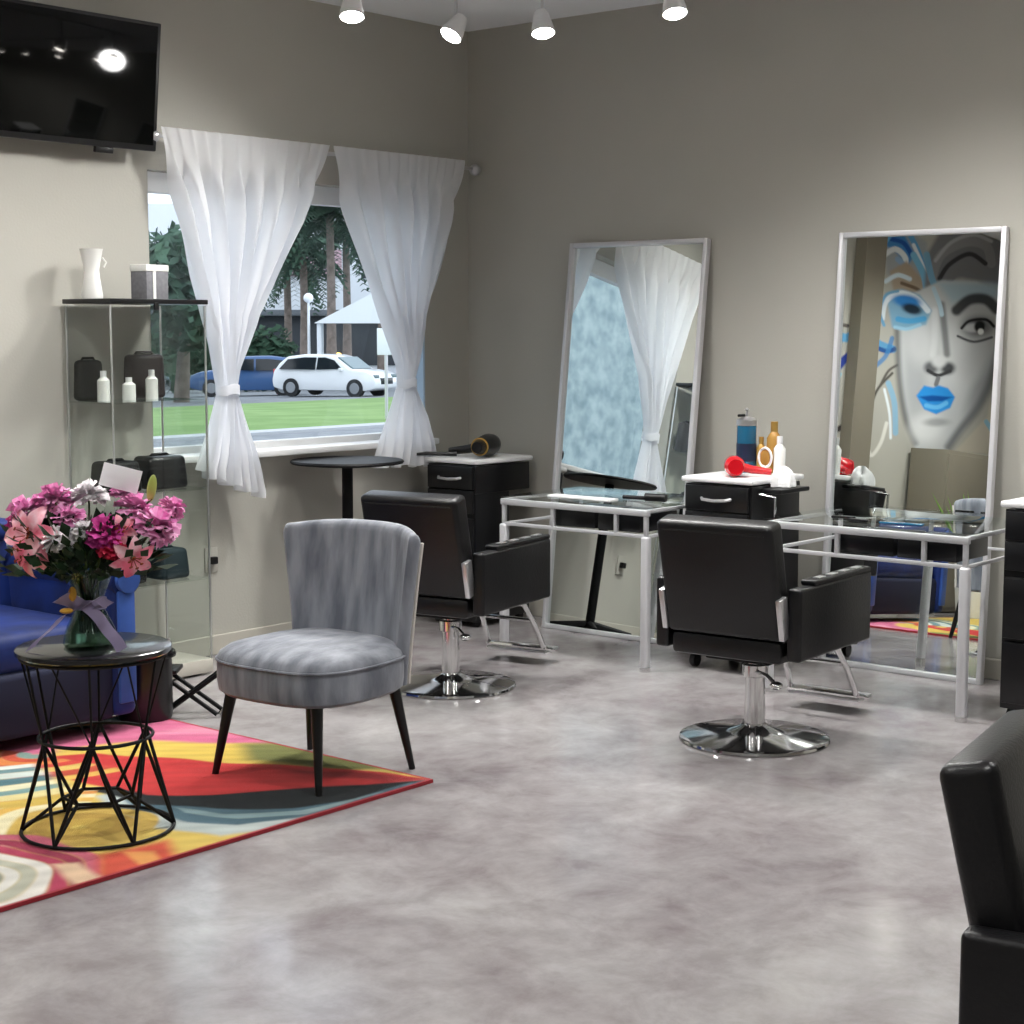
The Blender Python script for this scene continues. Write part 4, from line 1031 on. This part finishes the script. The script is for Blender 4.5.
o = thing('disinfectant_jar', 'tall blue teal jar with a steel lid and combs on the middle cabinet', 'jar', (-0.30, -1.925, CT2))
MB().lathe([(0, 0), (0.042, 0), (0.044, 0.006), (0.044, 0.205), (0.040, 0.21), (0, 0.21)], seg=32).build('glass_jar', 'teal', o)
MB().lathe([(0.0445, 0.05), (0.0455, 0.05), (0.0455, 0.13), (0.0445, 0.13)], seg=32).build('label', 'navylabel', o)
MB().lathe([(0, 0.21), (0.046, 0.21), (0.046, 0.235), (0.03, 0.245), (0.006, 0.25), (0.006, 0.275), (0.012, 0.28), (0.0, 0.29)], seg=32).build('lid', 'steel', o)
MB().box((-0.03, 0.01, 0.255), (0.05, 0.012, 0.012), 0.003).build('comb', 'blackmatte', o)
bottle('slim gold bottle between the blue jar and the brown bottle', (-0.28, -1.99, CT2), 0.022, 0.16, 'gold', 'gold')
bottle('tall amber brown bottle, tallest on the right of the middle cabinet', (-0.27, -2.05, CT2), 0.033, 0.23, 'amber', 'gold')
o = thing('handheld_mirror', 'round white handled ring mirror propped before the amber bottle', 'hand mirror', (-0.36, -2.06, CT2))
MB().tube([(0, 0.032 * math.cos(2 * PI * k / 32), 0.075 + 0.042 * math.sin(2 * PI * k / 32)) for k in range(32)], 0.006, True).build('ring', 'white', o)
MB().box((0.0, 0, 0.075), (0.004, 0.05, 0.066), 0.002).build('glass', 'amber', o)
MB().box((0, 0, 0.018), (0.014, 0.018, 0.036), 0.004).build('handle', 'white', o)
bottle('white spray bottle right of the amber bottle on the middle cabinet', (-0.33, -2.115, CT2), 0.026, 0.17, 'ceramic', 'white')
dryer('glossy red hairdryer lying on the middle cabinet top', (-0.52, -2.0, CT2), math.radians(38), 'red', 'red', 1.0)
tw = MB()
def tf(u, v):
    a = 2 * PI * u; r_ = 0.085 * math.sin(PI * v / 2) ** 0.7 * (1 + 0.16 * math.sin(5 * a) + 0.1 * math.sin(9 * a + 1)); h = 0.085 * (math.cos(PI * v / 2)) ** 0.8 * (1 + 0.3 * math.sin(3 * a)) + 0.004
    return (r_ * math.cos(a) * 0.8, r_ * math.sin(a), h)
tw.grid(tf, 48, 14, closed_u=True)
o = tw.build('crumpled_towel', 'towel', None, True, (-0.53, -2.235, CT2 + 0.0)); o.scale = (0.8, 0.62, 0.8)
o.location = (-0.44, -2.20, 0.811); tag(o, 'crumpled white towel on the right end of the middle cabinet', 'towel')
# console items
CZ = 0.7225
def item(name, mb, m, loc, rz, label, cat, group=None):
    o = mb.build(name, m, None, True, loc); o.rotation_euler = (0, 0, rz); tag(o, label, cat, group); return o
item('flat_tray', MB().box((0, 0, 0.006), (0.07, 0.36, 0.012), 0.004), 'white', (-0.72, -1.32, CZ), 0, 'white flat tray lying along the front of the left console table', 'tray')
item('comb', MB().box((0, 0, 0.004), (0.03, 0.18, 0.007), 0.002), 'teal', (-0.70, -2.90, CZ), 0.1, 'teal comb lying on the right console table', 'comb')
item('hair_clip', MB().box((0, 0, 0.006), (0.02, 0.10, 0.011), 0.004), 'plastic', (-0.66, -2.62, CZ), 0.3, 'black hair clip on the left part of the right console table', 'hair clip')
item('hair_clip', MB().box((0, 0, 0.006), (0.02, 0.09, 0.011), 0.004), 'plastic', (-0.72, -2.72, CZ), -0.2, 'black hair clip in the middle of the right console table', 'hair clip')
item('round_brush', MB().cyl((0, -0.07, 0.018), (0, 0.03, 0.018), 0.018).cyl((0, 0.03, 0.014), (0, 0.14, 0.014), 0.009), 'plastic', (-0.60, -1.62, CZ), 0.2, 'black round brush on the right end of the left console table', 'brush')

# ================================================================ OUTSIDE
G = lambda y: -0.18 - 1.42 * min(1, max(0, (y - 0.4) / 60))
def strip(name, y0, y1, m, dz=0.0):
    def f(u, v):
        if v < 0.04: return (-70 + 190 * u, y0, G(y0) - 0.3)
        if v > 0.96: return (-70 + 190 * u, y1, G(y1) - 0.3)
        t = (v - 1 / 15) / (13 / 15); y = y0 + (y1 - y0) * t
        return (-70 + 190 * u, y, G(y) + dz + (0.08 * math.sin(PI * t) if m == 'grass' else 0))
    mb = MB(); mb.grid(f, 24, 16)
    return struct(name, mb, m)
# distances along the line of sight through the window, measured as y
strip('ground_path', 0.25, 9.0, 'asphalt')
strip('ground_road', 9.0, 19.6, 'asphalt', -0.01)
strip('ground_kerb', 19.6, 20.5, 'kerb', 0.05)
strip('ground_lawn', 20.5, 37.0, 'grass', 0.03)
strip('ground_carpark', 37.0, 130.0, 'asphalt', 0.0)

def car(label, loc, rz, paint, sedan=False):
    r = thing('car', label, 'car', loc, rz)
    # side profile, x forward, length 4.6
    prof = [(-2.25, 0.35), (-2.3, 0.62), (-2.22, 0.95), (-2.0, 1.28), (-1.7, 1.52), (-0.9, 1.62), (0.1, 1.60), (0.55, 1.48), (1.15, 1.08), (1.9, 0.98), (2.2, 0.85), (2.3, 0.62), (2.28, 0.35), (1.9, 0.25), (-1.9, 0.25)]
    mb = MB(); mb.prism(prof, 'y', -0.9, 0.9, 0.07)
    for v in mb.bm.verts:
        if v.co.z > 1.0: v.co.y *= 1 - 0.22 * (v.co.z - 1.0) / 0.6
    body = mb.build('body', paint, r)
    gl = [(-1.95, 1.05), (-1.62, 1.42), (-0.9, 1.50), (-0.35, 1.50), (-0.35, 1.04)]
    gf = [(-0.27, 1.04), (-0.27, 1.50), (0.05, 1.50), (0.45, 1.40), (0.85, 1.08)]
    for s in (-1, 1):
        for pts, nm in ((gl, 'rear_side_window'), (gf, 'front_side_window')):
            m_ = MB(); m_.prism(pts, 'y', s * 0.84, s * 0.925)
            for v in m_.bm.verts:
                if v.co.z > 1.0: v.co.y *= 1 - 0.20 * (v.co.z - 1.0) / 0.6
            m_.build(nm, 'cardark', r, False)
        MB().box((2.18, s * 0.66, 0.80), (0.16, 0.34, 0.13), 0.03).build('headlight', 'carglass', r)
        MB().box((1.0 - 0.15, s * 0.98, 1.06), (0.16, 0.16, 0.12), 0.04).build('wing_mirror', paint, r)
        MB().box((-2.22, s * 0.72, 0.95), (0.12, 0.22, 0.2), 0.03).build('tail_light', 'red', r)
        for x in (-1.42, 1.42):
            wmb = MB().cyl((x, s * 0.72, 0.35), (x, s * 0.94, 0.35), 0.35, seg=28); w_ = wmb.build('wheel', 'tyre', r)
            MB().cyl((x, s * 0.93, 0.35), (x, s * 0.955, 0.35), 0.22, 0.2, 20).build('hub_cap', 'hub', w_)
    MB().prism([(0.52, 1.50), (0.60, 1.52), (1.24, 1.09), (1.14, 1.06)], 'y', -0.66, 0.66).build('windscreen', 'carglass', r, False)
    MB().box((2.27, 0, 0.62), (0.06, 0.9, 0.24), 0.02).build('grille', 'cardark', r)
    return r
# line of sight directions
def at(px_dir_deg, dist): a = math.radians(px_dir_deg); return (-6.84 + dist * math.cos(a), -6.03 + dist * math.sin(a))
cx_, cy_ = at(45.85, 66); car('white hatchback car parked beyond the lawn outside the window', (cx_, cy_, G(cy_)), math.radians(-76), 'carwhite')
cx_, cy_ = at(48.7, 70); car('blue car parked outside, left of the white car', (cx_, cy_, G(cy_)), math.radians(135), 'carblue')
cx_, cy_ = at(53.2, 70); car('dark car seen through the glass case at the left of the window', (cx_, cy_, G(cy_)), math.radians(-50), mat('dark grey car paint', '#3a4048', 0.3, coat=0.5))

def leaves(mb, c, R, n, sz, rnd, flat=0.8):
    for k in range(n):
        d = Vector((rnd.gauss(0, 1), rnd.gauss(0, 1), rnd.gauss(0, 1))).normalized() * (rnd.random() ** 0.4)
        p_ = Vector(c) + Vector((d.x * R[0], d.y * R[1], d.z * R[2]))
        a = Vector((rnd.gauss(0, 1), rnd.gauss(0, 1), rnd.gauss(0, flat))).normalized(); b = a.orthogonal().normalized()
        s = sz * rnd.uniform(0.6, 1.3)
        mb.bm.faces.new([mb.bm.verts.new(q) for q in (p_ - a * s, p_ + b * s * 0.45, p_ + a * s, p_ - b * s * 0.45)])
def palm(label, deg, dist, H, R, seed, group=None):
    rnd = random.Random(seed); x, y = at(deg, dist); r = thing('palm_tree', label, 'tree', (x, y, G(y) - 0.05), 0, group)
    MB().tube([(0, 0, 0), (0.1, 0.05, H * 0.5), (0.0, 0, H)], [0.28, 0.2, 0.17], seg=12).build('trunk', 'trunk', r)
    fb = MB()
    for k in range(44):
        a = rnd.uniform(0, 2 * PI); el = rnd.uniform(-0.9, 1.1); L_ = R * rnd.uniform(0.8, 1.1)
        h_ = Vector((math.cos(a), math.sin(a), 0)); pts = []
        for t in range(9):
            s = t / 8; pts.append(Vector((0, 0, H)) + h_ * L_ * s * math.cos(el * 0.7) + Vector((0, 0, L_ * (s * math.sin(el) - 0.75 * s * s))))
        side = h_.cross(Vector((0, 0, 1)))
        for t in range(1, 9):
            for sg in (-1, 1):
                for f_ in (0, 0.5):
                    p0 = pts[t - 1].lerp(pts[t], f_); l2 = R * 0.26 * math.sin(PI * (0.15 + 0.8 * t / 9))
                    e = p0 + side * sg * l2 + Vector((0, 0, -l2 * 0.6)) + h_ * l2 * 0.4
                    w2 = h_ * R * 0.035
                    fb.bm.faces.new([fb.bm.verts.new(q) for q in (p0 - w2, p0 + w2, e + w2 * 0.4, e - w2 * 0.4)])
    fb.build('fronds', 'foliage', r, False)
def tree(label, deg, dist, H, R, seed, group=None, n=2600, m='foliage', kind='leafy_tree'):
    rnd = random.Random(seed); x, y = at(deg, dist); r = thing(kind, label, 'tree', (x, y, G(y) - 0.05), 0, group)
    MB().tube([(0, 0, 0), (0.2, 0, H * 0.4), (0, 0, H * 0.75)], [0.3, 0.2, 0.1], seg=10).build('trunk', 'trunk', r)
    mb = MB()
    for k in range(9):
        a = rnd.uniform(0, 2 * PI); rr_ = R * rnd.uniform(0.1, 0.65)
        leaves(mb, (rr_ * math.cos(a), rr_ * math.sin(a), H * rnd.uniform(0.45, 0.9)), (R * 0.55, R * 0.55, H * 0.2), n // 9, 0.34, rnd)
    mb.build('foliage', m, r, False)
palm('palm tree with its trunk showing in the middle of the curtain gap', 45.97, 82, 8.6, 2.6, 1)
palm('palm tree just right of the middle one in the curtain gap', 45.45, 90, 8.0, 2.4, 2)
palm('palm tree on the left of the curtain gap near the white building', 46.86, 86, 7.0, 2.2, 3)
palm('palm tree close behind the leftmost palm trunk', 47.4, 93, 7.0, 2.2, 9)
palm('palm tree at the right of the curtain gap above the canopy', 44.3, 97, 8.8, 2.6, 12)
tree('dark leafy tree left of the palms outside the window', 49.6, 99, 6.6, 2.6, 4)
tree('leafy tree seen at the left edge of the window above the glass case', 50.9, 62, 6.0, 2.6, 5, n=2600)
tree('leafy tree seen through the glass case', 54.6, 60, 4.6, 2.6, 15, n=2600)
def hedge(label, d0, d1, dist, H, seed):
    rnd = random.Random(seed); mb = MB(); x0, y0 = at(d0, dist); x1, y1 = at(d1, dist)
    n = 16
    for k in range(n):
        t = (k + 0.5) / n; x = (x1 - x0) * t; y = (y1 - y0) * t
        leaves(mb, (x, y, H * 0.5), (math.hypot(x1 - x0, y1 - y0) / n, 0.8, H * 0.55), 330, 0.26, rnd)
        mb.ball((x, y, H * 0.42), (math.hypot(x1 - x0, y1 - y0) / n * 0.8, 0.6, H * 0.42), 10)
    o = mb.build('hedge', 'hedge', None, False, (x0, y0, G(y0))); tag(o, label, 'hedge')
hedge('long dark green hedge behind the parked blue car', 47.4, 55.5, 79, 2.9, 21)
# white building behind
def building(label, deg0, deg1, dist, H, parts_):
    x0, y0 = at(deg0, dist); x1, y1 = at(deg1, dist); L_ = math.hypot(x1 - x0, y1 - y0); a = math.atan2(y1 - y0, x1 - x0)
    r = thing('building', label, 'building', (x0, y0, G(60) - 0.05), a)
    MB().box((L_ / 2, 6, H / 2), (L_, 12, H), 0.02).build('wall', 'bwhite', r)
    for nm, c, d, m in parts_: MB().box((c[0] * L_, -c[1], c[2]), (d[0] * L_, d[1], d[2]), 0.01).build(nm, m, r)
    return r
b = building('white building with a dark storefront beyond the parked cars', 52.5, 41.0, 106, 10.5, [
  ('storefront', (0.5, 0.03, 2.3), (0.98, 0.2, 3.0), 'bdark'), ('canopy', (0.5, 0.4, 4.0), (1.0, 1.0, 0.35), 'bgrey'),
  ('sign_board', (0.52, 0.1, 7.0), (0.16, 0.2, 1.6), 'bpink'), ('window', (0.2, 0.06, 6.6), (0.1, 0.16, 1.4), 'bdark'), ('window', (0.36, 0.06, 6.6), (0.08, 0.16, 1.4), 'bdark'), ('window', (0.7, 0.06, 6.8), (0.08, 0.16, 1.4), 'bdark')])
# amber lamp in storefront
xx, yy = at(45.75, 104); o = MB().ball((0, 0, 0), 0.32, 12).build('shop_lamp', 'warmglow', None, True, (xx, yy, -0.35)); 
tag(o, 'small glowing amber lamp in front of the dark storefront', 'lamp')
# wide awning at right
xx, yy = at(44.0, 74); o = thing('white_canopy_tent', 'white peaked canopy tent at the right of the curtain gap outside', 'canopy tent', (xx, yy, G(yy)), math.radians(-45))
tp = MB(); tp.prism([(-3.2, 2.9), (3.2, 2.9), (0.3, 4.7)], 'y', -2.5, 2.5); tp.build('canopy_roof', 'signwhite', o, False)
for sx in (-3, 3):
    for sy in (-2.3, 2.3): MB().cyl((sx, sy, 0), (sx, sy, 2.95), 0.09).build('post', 'signwhite', o)
# road sign
xx, yy = at(44.15, 40); o = thing('road_sign', 'white rectangular sign on a thin post in front of the white car', 'sign', (xx, yy, G(yy)), math.radians(-45))
MB().cyl((0, 0, 0), (0, 0, 2.0), 0.04).build('post', 'steel', o); MB().box((0, -0.05, 1.85), (0.42, 0.03, 0.62), 0.01).build('sign_panel', 'signwhite', o)
xx, yy = at(46.7, 76); o = thing('lamp_post', 'slim white lamp post among the palm trunks', 'lamp post', (xx, yy, G(yy)))
MB().cyl((0, 0, 0), (0, 0, 4.0), 0.08, 0.05).build('post', 'signwhite', o); MB().ball((0, 0, 4.1), 0.22, 14).build('globe', 'signwhite', o)
# added block that stands in for the blue glare of the mirrored window
o = thing('blue_glare_block', 'added tall light blue block giving the blue glare in the mirror nearer the corner', 'building', (-16, 7.5, -0.3))
MB().box((0, 3, 4.5), (22, 6, 9.0), 0.02).build('wall', 'bblue', o)
MB().box((0, -0.1, 9.1), (22.4, 6.4, 0.3), 0.02).build('block_cap', 'bgrey', o)

# ================================================================ WORLD, CAMERA
wd = bpy.data.worlds.new('World'); sc.world = wd; wd.use_nodes = True
nt = wd.node_tree; bg = nt.nodes['Background']
tc = nt.nodes.new('ShaderNodeTexCoord'); nz = nt.nodes.new('ShaderNodeTexNoise'); nz.inputs['Scale'].default_value = 3.0; nz.inputs['Detail'].default_value = 5
rp = nt.nodes.new('ShaderNodeValToRGB'); rp.color_ramp.elements[0].position = 0.35; rp.color_ramp.elements[1].position = 0.7
rp.color_ramp.elements[0].color = (0.58, 0.66, 0.78, 1); rp.color_ramp.elements[1].color = (0.84, 0.88, 0.94, 1)
nt.links.new(tc.outputs['Generated'], nz.inputs['Vector']); nt.links.new(nz.outputs['Fac'], rp.inputs['Fac']); nt.links.new(rp.outputs['Color'], bg.inputs['Color'])
bg.inputs['Strength'].default_value = 1.5

cam = bpy.data.cameras.new('Camera'); co = bpy.data.objects.new('Camera', cam); COL.objects.link(co); sc.camera = co
cam.sensor_width = 36; cam.sensor_fit = 'HORIZONTAL'; cam.lens = 1707 / 1024 * 36
co.location = (-6.84, -6.03, 1.5)
co.rotation_euler = (PI / 2 - math.atan(185 / 1707), 0, math.radians(39.95 - 90))
cam.clip_end = 400
sc.view_settings.view_transform = 'Standard'; sc.view_settings.look = 'None'; sc.view_settings.gamma = 1.0
sc.view_settings.exposure = 0.78
sc.view_settings.use_curve_mapping = False
sc.cycles.max_bounces = 10; sc.cycles.transparent_max_bounces = 16; sc.cycles.diffuse_bounces = 4
